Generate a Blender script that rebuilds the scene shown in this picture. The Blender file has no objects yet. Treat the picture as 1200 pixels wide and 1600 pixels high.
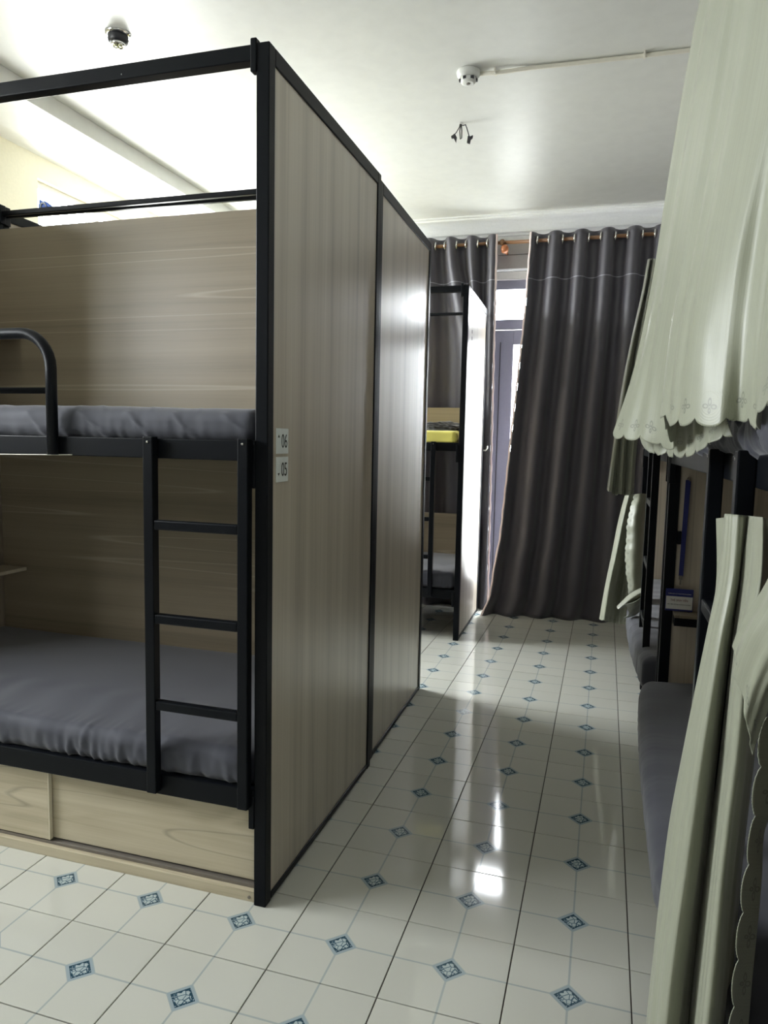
import bpy, bmesh, math, random
import numpy as np
from mathutils import Vector, Matrix, noise

random.seed(7)
SC = bpy.context.scene
COL = SC.collection
PI = math.pi

# ------------------------------------------------------------------ camera
cam_data = bpy.data.cameras.new('camera')
cam = bpy.data.objects.new('camera', cam_data)
COL.objects.link(cam)
cam_data.sensor_fit = 'HORIZONTAL'
cam_data.sensor_width = 36.0
cam_data.lens = 36.0 * 1132.40 / 1200.0
cam_data.clip_start = 0.02
right = Vector((0.95628713, 0.29168595, 0.02083821))
up = Vector((-0.04873402, 0.08869985, 0.99486548))
back = Vector((0.28833994, -0.95239259, 0.09903755))
cam.matrix_world = Matrix(((right.x, up.x, back.x, 0.02355), (right.y, up.y, back.y, -1.73808),
                           (right.z, up.z, back.z, 1.36659), (0, 0, 0, 1)))
SC.camera = cam

# ------------------------------------------------------------------ sky and exposure
SC.view_settings.view_transform = 'Standard'
SC.view_settings.look = 'None'
SC.view_settings.gamma = 1.0
SC.view_settings.use_curve_mapping = False
SC.view_settings.exposure = 0.06
world = bpy.data.worlds.new('overcast_sky')
SC.world = world
world.use_nodes = True
bg = world.node_tree.nodes['Background']
wt = world.node_tree
_tc = wt.nodes.new('ShaderNodeTexCoord')
_sp = wt.nodes.new('ShaderNodeSeparateXYZ')
_mr = wt.nodes.new('ShaderNodeMapRange')          # overcast sky above, duller ground below the horizon
_mr.inputs['From Min'].default_value = -0.06
_mr.inputs['From Max'].default_value = 0.02
_mx = wt.nodes.new('ShaderNodeMix')
_mx.data_type = 'RGBA'
_mx.inputs['A'].default_value = (0.60, 0.60, 0.585, 1)
_mx.inputs['B'].default_value = (0.97, 0.975, 1.0, 1)
wt.links.new(_tc.outputs['Generated'], _sp.inputs[0])
wt.links.new(_sp.outputs['Z'], _mr.inputs['Value'])
wt.links.new(_mr.outputs[0], _mx.inputs['Factor'])
wt.links.new(_mx.outputs['Result'], bg.inputs['Color'])
bg.inputs['Strength'].default_value = 42.0
SC.cycles.max_bounces = 8
SC.cycles.diffuse_bounces = 5
SC.cycles.glossy_bounces = 4
SC.cycles.transparent_max_bounces = 12
SC.cycles.sample_clamp_indirect = 6.0


def portal(name, loc, sx, sz, normal):
    """marks a window opening so that the sky behind it is sampled well; emits nothing itself"""
    l = bpy.data.lights.new(name, 'AREA')
    l.shape = 'RECTANGLE'
    l.size = sx
    l.size_y = sz
    l.cycles.is_portal = True
    o = bpy.data.objects.new(name, l)
    COL.objects.link(o)
    o.location = loc
    o.rotation_euler = Vector(normal).to_track_quat('-Z', 'Y').to_euler()
    return o


# room shell dimensions
XL, XR, YB, YF, ZC = -3.52, 1.30, -4.0, 4.25, 3.12
portal('daylight_added_window', (XL - 0.16, -0.95, 2.25), 1.7, 1.0, (1, 0, 0))  # portal of the added, out-of-view left window
portal('daylight_left_rear', (XL - 0.16, 3.12, 1.94), 1.84, 2.08, (1, 0, 0))
portal('daylight_door', (-0.10, YF + 0.19, 1.35), 1.7, 2.64, (0, -1, 0))


# ------------------------------------------------------------------ materials
def newmat(name):
    m = bpy.data.materials.new(name)
    m.use_nodes = True
    nt = m.node_tree
    return m, nt, nt.nodes['Principled BSDF']


class G:
    """small node graph helper"""
    def __init__(self, nt):
        self.nt = nt

    def n(self, t, **kw):
        nd = self.nt.nodes.new(t)
        for k, v in kw.items():
            setattr(nd, k, v)
        return nd

    def link(self, a, b):
        self.nt.links.new(a, b)

    def val(self, sock, v):
        if hasattr(v, 'is_output') or isinstance(v, bpy.types.NodeSocket):
            self.nt.links.new(v, sock)
        else:
            sock.default_value = v

    def m(self, op, a, b=None, c=None, clamp=False):
        nd = self.n('ShaderNodeMath', operation=op)
        nd.use_clamp = clamp
        self.val(nd.inputs[0], a)
        if b is not None:
            self.val(nd.inputs[1], b)
        if c is not None:
            self.val(nd.inputs[2], c)
        return nd.outputs[0]

    def mix(self, f, a, b):
        nd = self.n('ShaderNodeMix', data_type='RGBA')
        self.val(nd.inputs['Factor'], f)
        self.val(nd.inputs['A'], a)
        self.val(nd.inputs['B'], b)
        return nd.outputs['Result']

    def coords(self, kind='Object', scale=(1, 1, 1), loc=(0, 0, 0)):
        tc = self.n('ShaderNodeTexCoord')
        mp = self.n('ShaderNodeMapping')
        mp.inputs['Scale'].default_value = scale
        mp.inputs['Location'].default_value = loc
        self.link(tc.outputs[kind], mp.inputs['Vector'])
        return mp.outputs['Vector']

    def noise(self, vec, scale, detail=4, rough=0.5, dist=0.0):
        nd = self.n('ShaderNodeTexNoise')
        self.link(vec, nd.inputs['Vector'])
        nd.inputs['Scale'].default_value = scale
        nd.inputs['Detail'].default_value = detail
        nd.inputs['Roughness'].default_value = rough
        nd.inputs['Distortion'].default_value = dist
        return nd.outputs['Fac']

    def ramp(self, f, stops, interp='LINEAR'):
        nd = self.n('ShaderNodeValToRGB')
        cr = nd.color_ramp
        cr.interpolation = interp
        while len(cr.elements) < len(stops):
            cr.elements.new(0.5)
        for e, (p, c) in zip(cr.elements, stops):
            e.position = p
            e.color = (*c, 1) if len(c) == 3 else c
        self.link(f, nd.inputs['Fac'])
        return nd.outputs['Color']

    def bump(self, h, strength, dist, bsdf):
        nd = self.n('ShaderNodeBump')
        nd.inputs['Strength'].default_value = strength
        nd.inputs['Distance'].default_value = dist
        self.link(h, nd.inputs['Height'])
        self.link(nd.outputs['Normal'], bsdf.inputs['Normal'])


def plain(name, col, rough=0.5, metal=0.0, spec=0.5, bump=0.0, bscale=60):
    m, nt, b = newmat(name)
    b.inputs['Base Color'].default_value = (*col, 1)
    b.inputs['Roughness'].default_value = rough
    b.inputs['Metallic'].default_value = metal
    b.inputs['Specular IOR Level'].default_value = spec
    g = G(nt)
    v = g.coords('Object')
    nz = g.noise(v, bscale, 3)
    c = g.mix(nz, (*[x * 0.94 for x in col], 1), (*[min(1, x * 1.06) for x in col], 1))
    g.link(c, b.inputs['Base Color'])
    if bump:
        g.bump(nz, bump, 0.002, b)
    return m


def wood(name, axis, base=(0.45, 0.385, 0.30), dark=(0.27, 0.225, 0.165), light=(0.55, 0.485, 0.39),
         rough=0.33, streak=0.0, figure=0.0, off=(0, 0, 0)):
    """laminate board with the grain running along the given world axis"""
    m, nt, b = newmat(name)
    g = G(nt)
    s = [9.0, 9.0, 9.0]
    s['xyz'.index(axis)] = 0.16
    v = g.coords('Object', tuple(s), off)
    broad = g.noise(v, 1.3, 2, 0.5, 0.1)
    mid = g.noise(v, 4.0, 3, 0.55, 0.1)
    s2 = [150.0, 150.0, 150.0]
    s2['xyz'.index(axis)] = 2.5
    v2 = g.coords('Object', tuple(s2), off)
    fine = g.noise(v2, 1.0, 3, 0.6)
    f = g.m('MULTIPLY_ADD', broad, 0.65, g.m('MULTIPLY_ADD', mid, 0.45, g.m('MULTIPLY', fine, 0.22)))
    if figure:
        s3 = [5.0, 5.0, 5.0]
        s3['xyz'.index(axis)] = 0.9
        v3 = g.coords('Object', tuple(s3), off)
        n3 = g.noise(v3, 1.1, 2, 0.45, 0.6)
        rings = g.m('SINE', g.m('MULTIPLY', n3, 55.0))
        f = g.m('MULTIPLY_ADD', rings, figure, f)
    c = g.ramp(f, [(0.40, dark), (0.62, base), (0.86, light)])
    if streak:
        s4 = [7.0, 7.0, 7.0]
        s4['xyz'.index(axis)] = 0.11 if not figure else 0.5
        v4 = g.coords('Object', tuple(s4), (off[0] + 3.1, off[1], off[2] + 1.7))
        n4 = g.noise(v4, 1.0, 1, 0.4)
        line = g.m('SUBTRACT', 1.0, g.m('MULTIPLY', g.m('ABSOLUTE', g.m('SUBTRACT', g.m('FRACT', g.m('MULTIPLY', n4, 4.5)), 0.5)), 34.0), clamp=True)
        sc = (0.62, 0.55, 0.43, 1) if streak > 0 else (0.17, 0.14, 0.10, 1)
        c = g.mix(g.m('MULTIPLY', line, abs(streak)), c, sc)
    g.link(c, b.inputs['Base Color'])
    b.inputs['Roughness'].default_value = rough
    g.bump(fine, 0.12, 0.0006, b)
    return m


M = {}
M['panel'] = wood('laminate_vertical_grain', 'z', rough=0.36, streak=-0.45)
M['panel'].node_tree.nodes['Principled BSDF'].inputs['Coat Weight'].default_value = 1.0
M['panel'].node_tree.nodes['Principled BSDF'].inputs['Coat Roughness'].default_value = 0.30
M['panel'].node_tree.nodes['Principled BSDF'].inputs['Specular IOR Level'].default_value = 0.9
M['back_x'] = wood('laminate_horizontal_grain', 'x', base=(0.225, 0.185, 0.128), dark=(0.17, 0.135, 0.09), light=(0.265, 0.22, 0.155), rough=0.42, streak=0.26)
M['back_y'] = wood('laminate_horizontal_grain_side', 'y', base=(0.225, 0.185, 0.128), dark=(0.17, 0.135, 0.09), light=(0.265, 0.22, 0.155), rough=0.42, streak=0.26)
M['door_wood'] = wood('laminate_figured_grain', 'x', base=(0.47, 0.41, 0.29), dark=(0.30, 0.25, 0.165), light=(0.56, 0.50, 0.37), rough=0.4, figure=0.045, streak=-0.45)
M['edge'] = plain('laminate_edge_band', (0.62, 0.57, 0.44), 0.5)


def steel():
    m, nt, b = newmat('black_painted_steel')
    g = G(nt)
    v = g.coords('Object')
    a = g.noise(v, 34.0, 2, 0.5)
    chip = g.m('GREATER_THAN', a, 0.795)
    c = g.mix(chip, (0.0045, 0.0055, 0.0075, 1), (0.36, 0.42, 0.40, 1))
    g.link(c, b.inputs['Base Color'])
    b.inputs['Roughness'].default_value = 0.36
    b.inputs['Specular IOR Level'].default_value = 0.13
    g.bump(g.noise(v, 220.0, 2), 0.08, 0.001, b)
    return m


M['steel'] = steel()
M['steel_in'] = plain('dark_fixings', (0.03, 0.03, 0.033), 0.5)


def sheet(name, col, rough=0.75):
    m, nt, b = newmat(name)
    g = G(nt)
    v = g.coords('Object')
    nz = g.noise(v, 6.0, 4)
    c = g.mix(nz, (*[x * 0.85 for x in col], 1), (*[x * 1.15 for x in col], 1))
    g.link(c, b.inputs['Base Color'])
    b.inputs['Roughness'].default_value = rough
    b.inputs['Sheen Weight'].default_value = 0.25
    g.bump(g.noise(v, 500.0, 2), 0.1, 0.0005, b)
    return m


M['sheet'] = sheet('slate_grey_fitted_sheet', (0.036, 0.038, 0.053))
M['foam'] = sheet('yellow_foam', (0.75, 0.68, 0.16), 0.9)
M['cloth_black'] = sheet('black_cloth', (0.02, 0.02, 0.022))
M['drape'] = None
M['wall'] = plain('white_wall_paint', (0.86, 0.87, 0.85), 0.6, bump=0.05)
M['cream'] = plain('cream_wall_paint', (0.80, 0.77, 0.62), 0.6, bump=0.05)
M['ceil'] = plain('ceiling_paint', (0.73, 0.735, 0.71), 0.42, bump=0.04, bscale=14)
M['plaster'] = plain('white_plaster_moulding', (0.82, 0.83, 0.82), 0.5)
M['alu'] = plain('lavender_grey_aluminium', (0.27, 0.27, 0.33), 0.4)
M['alu_white'] = plain('white_frame_paint', (0.78, 0.76, 0.70), 0.4)
M['taupe'] = plain('taupe_lintel_panel', (0.40, 0.38, 0.36), 0.6)
M['rod'] = plain('brown_wooden_rod', (0.20, 0.10, 0.045), 0.35)
M['bracket'] = plain('orange_brown_wood', (0.42, 0.15, 0.06), 0.3)
M['chrome'] = plain('chrome', (0.80, 0.80, 0.80), 0.12, 1.0)
M['ring'] = plain('silver_eyelet', (0.75, 0.73, 0.68), 0.25, 0.8)
M['white_pl'] = plain('white_plastic', (0.72, 0.73, 0.70), 0.35)
M['dark_pl'] = plain('dark_plastic', (0.02, 0.02, 0.025), 0.4)
M['blackprint'] = plain('black_print', (0.02, 0.02, 0.02), 0.6)
M['redprint'] = plain('dark_red_print', (0.16, 0.02, 0.02), 0.6)
M['whiteprint'] = plain('white_print', (0.7, 0.7, 0.7), 0.6)
M['plate'] = plain('white_acrylic_plate', (0.74, 0.77, 0.76), 0.25)
M['blue'] = plain('navy_lanyard_fabric', (0.012, 0.018, 0.14), 0.6)
M['brightblue'] = plain('bright_blue_plastic', (0.03, 0.13, 0.55), 0.4)
M['card'] = plain('white_card', (0.62, 0.62, 0.60), 0.4)
M['pipe'] = plain('cream_conduit', (0.78, 0.75, 0.66), 0.4)
M['grout'] = plain('dark_grout', (0.045, 0.035, 0.03), 0.9)
M['track'] = plain('grey_metal_track', (0.22, 0.20, 0.18), 0.4, 0.6)
M['bulb'] = plain('yellowish_reflector', (0.55, 0.55, 0.36), 0.25, 0.5)
M['floor_base'] = M['grout']


def glass():
    m, nt, b = newmat('window_glass')
    g = G(nt)
    tr = g.n('ShaderNodeBsdfTransparent')
    tr.inputs['Color'].default_value = (0.94, 0.96, 0.96, 1)
    gl = g.n('ShaderNodeBsdfGlossy')
    gl.inputs['Roughness'].default_value = 0.02
    lw = g.n('ShaderNodeLayerWeight')
    lw.inputs['Blend'].default_value = 0.5
    fac = g.m('MULTIPLY_ADD', g.m('POWER', lw.outputs['Facing'], 5.0), 0.9, 0.03)
    mx = g.n('ShaderNodeMixShader')
    g.link(fac, mx.inputs[0])
    g.link(tr.outputs[0], mx.inputs[1])
    g.link(gl.outputs[0], mx.inputs[2])
    g.link(mx.outputs[0], nt.nodes['Material Output'].inputs['Surface'])
    return m


M['glass'] = glass()


def drape():
    m, nt, b = newmat('charcoal_blackout_drape')
    g = G(nt)
    v = g.coords('Object')
    nz = g.noise(v, 420.0, 2)
    big = g.noise(v, 3.0, 3)
    c = g.mix(big, (0.046, 0.043, 0.058, 1), (0.066, 0.059, 0.072, 1))
    uv = g.n('ShaderNodeTexCoord')
    sp = g.n('ShaderNodeSeparateXYZ')
    g.link(uv.outputs['UV'], sp.inputs[0])
    line = g.m('LESS_THAN', g.m('ABSOLUTE', g.m('SUBTRACT', sp.outputs['Y'], 0.345)), 0.0028)
    c = g.mix(g.m('MULTIPLY', line, 0.75), c, (0.42, 0.42, 0.48, 1))
    g.link(c, b.inputs['Base Color'])
    b.inputs['Roughness'].default_value = 0.5
    b.inputs['Specular IOR Level'].default_value = 0.6
    b.inputs['Sheen Weight'].default_value = 0.3
    g.bump(nz, 0.1, 0.0006, b)
    return m


M['drape'] = drape()
M['trim'] = sheet('pale_pink_lining_trim', (0.75, 0.62, 0.60), 0.8)


def satin():
    """sage satin; UV.x counts scallops, UV.y is the distance from the hem in metres"""
    m, nt, b = newmat('sage_satin')
    g = G(nt)
    uvn = g.n('ShaderNodeTexCoord')
    mp = g.n('ShaderNodeMapping')
    mp.inputs['Scale'].default_value = (26.0, 1.2, 1.0)
    g.link(uvn.outputs['UV'], mp.inputs['Vector'])
    moire = g.noise(mp.outputs['Vector'], 1.0, 3, 0.55, 0.35)
    c = g.mix(moire, (0.225, 0.236, 0.178, 1), (0.335, 0.347, 0.270, 1))
    sp = g.n('ShaderNodeSeparateXYZ')
    g.link(uvn.outputs['UV'], sp.inputs[0])
    U, V = sp.outputs['X'], sp.outputs['Y']
    W = 0.060
    x = g.m('MULTIPLY', g.m('SUBTRACT', g.m('FRACT', U), 0.5), W)

    def ring(cx, cy, rx, ry, th):
        dx = g.m('DIVIDE', g.m('SUBTRACT', x, cx), rx)
        dy = g.m('DIVIDE', g.m('SUBTRACT', V, cy), ry)
        r = g.m('SQRT', g.m('ADD', g.m('MULTIPLY', dx, dx), g.m('MULTIPLY', dy, dy)))
        return g.m('LESS_THAN', g.m('ABSOLUTE', g.m('SUBTRACT', r, 1.0)), th)
    petals = ring(0.0, 0.031, 0.0030, 0.0050, 0.34)
    for cx, cy in ((-0.0085, 0.024), (0.0085, 0.024)):
        petals = g.m('MAXIMUM', petals, ring(cx, cy, 0.0048, 0.0030, 0.34))
    petals = g.m('MAXIMUM', petals, ring(0.0, 0.0175, 0.0020, 0.0034, 0.5))
    c = g.mix(g.m('MULTIPLY', petals, 0.75), c, (0.13, 0.14, 0.11, 1))
    # stippled concentric embroidery close to the hem
    r = g.m('SQRT', g.m('ADD', g.m('MULTIPLY', x, x), g.m('POWER', g.m('SUBTRACT', V, 0.030), 2.0)))
    band = g.m('MULTIPLY', g.m('GREATER_THAN', r, 0.016), g.m('LESS_THAN', V, 0.048))
    arcs = g.m('SINE', g.m('MULTIPLY', r, 1500.0))
    dots = g.m('MULTIPLY', band, arcs)
    h = g.m('MULTIPLY_ADD', dots, 0.12, g.m('MULTIPLY', moire, 0.6))
    h = g.m('SUBTRACT', h, petals)
    g.link(c, b.inputs['Base Color'])
    b.inputs['Roughness'].default_value = 0.42
    b.inputs['Specular IOR Level'].default_value = 0.55
    b.inputs['Sheen Weight'].default_value = 0.2
    b.inputs['Sheen Roughness'].default_value = 0.4
    g.bump(h, 0.35, 0.0012, b)
    return m


M['satin'] = satin()


def tile_mat():
    """glazed tile print in the tile's own coordinates: lines along both axes and a framed floral diamond"""
    m, nt, b = newmat('glazed_floor_tile')
    g = G(nt)
    tc = g.n('ShaderNodeTexCoord')
    sp = g.n('ShaderNodeSeparateXYZ')
    g.link(tc.outputs['Object'], sp.inputs[0])
    x, y = sp.outputs['X'], sp.outputs['Y']
    ax, ay = g.m('ABSOLUTE', x), g.m('ABSOLUTE', y)
    d = g.m('ADD', ax, ay)
    oi = g.n('ShaderNodeObjectInfo')
    base = g.mix(oi.outputs['Random'], (0.53, 0.53, 0.475, 1), (0.56, 0.558, 0.50, 1))
    lines = g.m('LESS_THAN', g.m('MINIMUM', ax, ay), 0.0027)
    c = g.mix(lines, base, (0.37, 0.40, 0.39, 1))
    c = g.mix(g.m('LESS_THAN', d, 0.0475), c, (0.36, 0.40, 0.40, 1))
    c = g.mix(g.m('LESS_THAN', d, 0.0440), c, (0.31, 0.375, 0.40, 1))
    c = g.mix(g.m('LESS_THAN', d, 0.0345), c, (0.025, 0.062, 0.090, 1))
    # flower: wobbly petal outline in polar form plus vein lines
    r = g.m('SQRT', g.m('ADD', g.m('MULTIPLY', x, x), g.m('MULTIPLY', y, y)))
    th = g.m('ARCTAN2', y, x)
    pet = g.m('MULTIPLY_ADD', g.m('COSINE', g.m('MULTIPLY', th, 4.0)), 0.0030, 0.0205)
    pet = g.m('MULTIPLY_ADD', g.m('COSINE', g.m('MULTIPLY_ADD', th, 9.0, 0.7)), 0.0013, pet)
    inp = g.m('LESS_THAN', r, pet)
    nv = g.n('ShaderNodeTexVoronoi', feature='DISTANCE_TO_EDGE')
    g.link(tc.outputs['Object'], nv.inputs['Vector'])
    nv.inputs['Scale'].default_value = 62.0
    vein = g.m('LESS_THAN', nv.outputs['Distance'], 0.055)
    flower = g.mix(vein, (0.40, 0.47, 0.475, 1), (0.05, 0.10, 0.14, 1))
    c = g.mix(inp, c, flower)
    # small leaf flecks in the dark corners
    fl = g.m('MULTIPLY', g.m('LESS_THAN', d, 0.033), g.m('GREATER_THAN', g.noise(tc.outputs['Object'], 190.0, 1), 0.60))
    c = g.mix(g.m('MULTIPLY', g.m('MULTIPLY', fl, g.m('SUBTRACT', 1.0, inp)), 0.7), c, (0.40, 0.52, 0.58, 1))
    g.link(c, b.inputs['Base Color'])
    b.inputs['Roughness'].default_value = 0.07
    b.inputs['Specular IOR Level'].default_value = 0.55
    g.bump(g.noise(tc.outputs['Object'], 9.0, 2), 0.06, 0.002, b)
    return m


M['tile'] = tile_mat()


# ------------------------------------------------------------------ mesh helpers
class MB:
    def __init__(self):
        self.v, self.f, self.uv = [], [], None

    def box(self, a, b):
        x0, x1 = sorted((a[0], b[0]))
        y0, y1 = sorted((a[1], b[1]))
        z0, z1 = sorted((a[2], b[2]))
        k = len(self.v)
        self.v += [(x0, y0, z0), (x1, y0, z0), (x1, y1, z0), (x0, y1, z0),
                   (x0, y0, z1), (x1, y0, z1), (x1, y1, z1), (x0, y1, z1)]
        self.f += [tuple(k + i for i in q) for q in
                   ((0, 3, 2, 1), (4, 5, 6, 7), (0, 1, 5, 4), (1, 2, 6, 5), (2, 3, 7, 6), (3, 0, 4, 7))]
        return self

    def tube(self, pts, r, n=12, closed=False, caps=True):
        pts = [Vector(p) for p in pts]
        k = len(self.v)
        m = len(pts)
        prev = None
        for i, p in enumerate(pts):
            if closed:
                t = (pts[(i + 1) % m] - pts[i - 1]).normalized()
            else:
                t = (pts[min(i + 1, m - 1)] - pts[max(i - 1, 0)]).normalized()
            if prev is None:
                a = Vector((0, 0, 1)) if abs(t.z) < 0.9 else Vector((1, 0, 0))
                u = t.cross(a).normalized()
            else:
                u = (prev - t * prev.dot(t)).normalized()
            prev = u
            w = t.cross(u)
            rr = r[i] if isinstance(r, (list, tuple)) else r
            for j in range(n):
                an = 2 * PI * j / n
                self.v.append(tuple(p + u * math.cos(an) * rr + w * math.sin(an) * rr))
        for i in range(m if closed else m - 1):
            i2 = (i + 1) % m
            for j in range(n):
                j2 = (j + 1) % n
                self.f.append((k + i * n + j, k + i * n + j2, k + i2 * n + j2, k + i2 * n + j))
        if caps and not closed:
            self.f.append(tuple(k + j for j in range(n))[::-1])
            self.f.append(tuple(k + (m - 1) * n + j for j in range(n)))
        return self

    def lathe(self, c, prof, axis='z', n=32):
        """prof: list of (radius, height along axis)"""
        k = len(self.v)
        for r, h in prof:
            for j in range(n):
                a = 2 * PI * j / n
                p, q = r * math.cos(a), r * math.sin(a)
                if axis == 'z':
                    self.v.append((c[0] + p, c[1] + q, c[2] + h))
                elif axis == 'y':
                    self.v.append((c[0] + p, c[1] + h, c[2] + q))
                else:
                    self.v.append((c[0] + h, c[1] + p, c[2] + q))
        for i in range(len(prof) - 1):
            for j in range(n):
                j2 = (j + 1) % n
                self.f.append((k + i * n + j, k + i * n + j2, k + (i + 1) * n + j2, k + (i + 1) * n + j))
        self.f.append(tuple(k + j for j in range(n))[::-1])
        self.f.append(tuple(k + (len(prof) - 1) * n + j for j in range(n)))
        return self

    def prism(self, outline, depth_vec):
        """outline: list of 3D points, extruded by depth_vec"""
        k = len(self.v)
        n = len(outline)
        d = Vector(depth_vec)
        self.v += [tuple(p) for p in outline]
        self.v += [tuple(Vector(p) + d) for p in outline]
        self.f.append(tuple(range(k, k + n))[::-1])
        self.f.append(tuple(range(k + n, k + 2 * n)))
        for i in range(n):
            j = (i + 1) % n
            self.f.append((k + i, k + j, k + n + j, k + n + i))
        return self

    def grid(self, P, uv=None):
        P = np.asarray(P)
        nu, nv = P.shape[:2]
        k = len(self.v)
        self.v += [tuple(map(float, p)) for p in P.reshape(-1, 3)]
        for i in range(nu - 1):
            for j in range(nv - 1):
                self.f.append((k + i * nv + j, k + (i + 1) * nv + j, k + (i + 1) * nv + j + 1, k + i * nv + j + 1))
        if uv is not None:
            self.uv = np.asarray(uv).reshape(-1, 2)
        return self

    def build(self, name, mat, parent=None, bevel=0.0, smooth=False, solid=0.0, seg=2):
        off = Vector((0, 0, 0))
        q = parent
        while q is not None:
            off += Vector(q.location)
            q = q.parent
        me = bpy.data.meshes.new(name)
        me.from_pydata([(v[0] - off.x, v[1] - off.y, v[2] - off.z) for v in self.v], [], self.f)
        if self.uv is not None:
            lay = me.uv_layers.new(name='UVMap')
            idx = np.zeros(len(me.loops), dtype=np.int32)
            me.loops.foreach_get('vertex_index', idx)
            lay.data.foreach_set('uv', self.uv[idx].astype(np.float32).ravel())
        me.materials.append(mat)
        if self.uv is None:
            bm = bmesh.new()
            bm.from_mesh(me)
            bmesh.ops.recalc_face_normals(bm, faces=bm.faces)
            bm.to_mesh(me)
            bm.free()
        if smooth:
            for p in me.polygons:
                p.use_smooth = True
        o = bpy.data.objects.new(name, me)
        COL.objects.link(o)
        o.parent = parent
        if bevel:
            md = o.modifiers.new('edge', 'BEVEL')
            md.width = bevel
            md.segments = seg
            md.limit_method = 'ANGLE'
        if solid:
            md = o.modifiers.new('thick', 'SOLIDIFY')
            md.thickness = solid
            md.offset = 0
        return o


def tag(o, label=None, cat=None, group=None, kind=None):
    if label:
        o['label'] = label
    if cat:
        o['category'] = cat
    if group:
        o['group'] = group
    if kind:
        o['kind'] = kind
    return o


def empty(name, loc, label, cat, group=None):
    o = bpy.data.objects.new(name, None)
    o.empty_display_size = 0.1
    COL.objects.link(o)
    o.location = loc
    return tag(o, label, cat, group)


def struct(name, mb, mat, parent=None, **kw):
    o = mb.build(name, mat, parent, **kw)
    if parent is None:
        o['kind'] = 'structure'
    return o


def setorigin(o, loc):
    """move the origin of an unparented mesh object without moving its surface"""
    off = Vector(loc) - o.location
    o.data.transform(Matrix.Translation(-off))
    o.location = loc


def lettering(name, text, size, mat, parent, mtx, xscale=1.0, depth=0.0004):
    cu = bpy.data.curves.new(name, 'FONT')
    cu.body = text
    cu.size = size
    cu.align_x = 'CENTER'
    cu.align_y = 'CENTER'
    cu.extrude = depth
    tmp = bpy.data.objects.new('tmp_text', cu)
    COL.objects.link(tmp)
    bpy.context.view_layer.update()
    me = bpy.data.meshes.new_from_object(tmp.evaluated_get(bpy.context.evaluated_depsgraph_get()))
    bpy.data.objects.remove(tmp)
    bpy.data.curves.remove(cu)
    me.transform(Matrix.Diagonal((xscale, 1, 1, 1)))
    me.transform(mtx)
    off = Vector((0, 0, 0))
    q = parent
    while q is not None:
        off += Vector(q.location)
        q = q.parent
    me.transform(Matrix.Translation(-off))
    me.materials.clear()
    me.materials.append(mat)
    me.name = name
    o = bpy.data.objects.new(name, me)
    COL.objects.link(o)
    o.parent = parent
    return o


def frame_matrix(origin, xdir, ydir):
    x, y = Vector(xdir).normalized(), Vector(ydir).normalized()
    z = x.cross(y)
    return Matrix(((x.x, y.x, z.x, origin[0]), (x.y, y.y, z.y, origin[1]), (x.z, y.z, z.z, origin[2]), (0, 0, 0, 1)))


# ------------------------------------------------------------------ room shell
T = 0.30
floor = struct('floor', MB().box((XL, YB, -0.10), (XR, YF, -0.004)), M['grout'])


def tile_mesh(w=T - 0.0032, h=0.0055):
    bm = bmesh.new()
    s = w / 2
    b = 0.0008
    lo = [bm.verts.new((x * s, y * s, -h)) for x, y in ((-1, -1), (1, -1), (1, 1), (-1, 1))]
    mi = [bm.verts.new((x * s, y * s, -b)) for x, y in ((-1, -1), (1, -1), (1, 1), (-1, 1))]
    hi = [bm.verts.new((x * (s - b), y * (s - b), 0)) for x, y in ((-1, -1), (1, -1), (1, 1), (-1, 1))]
    for i in range(4):
        j = (i + 1) % 4
        bm.faces.new((lo[i], lo[j], mi[j], mi[i]))
        bm.faces.new((mi[i], mi[j], hi[j], hi[i]))
    bm.faces.new(hi)
    me = bpy.data.meshes.new('tile')
    bm.to_mesh(me)
    bm.free()
    me.materials.append(M['tile'])
    return me


tm = tile_mesh()
i0, i1 = math.ceil(XL / T), int(XR / T)
j0, j1 = math.ceil(YB / T), int(YF / T)
tile_rng = random.Random(3)
for i in range(-9, 2):
    for j in range(-5, 15):
        if j > 12 and i < -6:
            continue
        o = bpy.data.objects.new('tile', tm)
        COL.objects.link(o)
        o.parent = floor
        o.location = (i * T, j * T, tile_rng.uniform(-0.0002, 0.0002))
        o.rotation_euler = (tile_rng.uniform(-1, 1) * 0.0011, tile_rng.uniform(-1, 1) * 0.0011, 0)
# remaining tiles (hidden behind the beds and behind the viewer) as one joined part
rest = MB()
for i in range(i0 - 1, i1 + 2):
    for j in range(j0 - 1, j1 + 2):
        if -9 <= i <= 1 and -5 <= j <= 14 and not (j > 12 and i < -6):
            continue
        x0, x1 = max(XL, i * T - 0.1484), min(XR, i * T + 0.1484)
        y0, y1 = max(YB, j * T - 0.1484), min(YF, j * T + 0.1484)
        if x1 - x0 < 0.01 or y1 - y0 < 0.01:
            continue
        rest.box((x0, y0, -0.0055), (x1, y1, 0.0))
M['tile_plain'] = plain('glazed_tile_plain', (0.545, 0.544, 0.49), 0.08)
ro = rest.build('outlying_tiles', M['tile_plain'], floor)
ro['kind'] = 'stuff'

ceiling = struct('ceiling', MB().box((XL - 0.2, YB - 0.2, ZC), (XR + 0.2, YF + 0.2, ZC + 0.12)), M['ceil'])
beam = MB().box((-3.20, YB, 3.025), (-2.84, YF, ZC))
struct('trim_beam', beam, M['ceil'], bevel=0.004)


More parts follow.
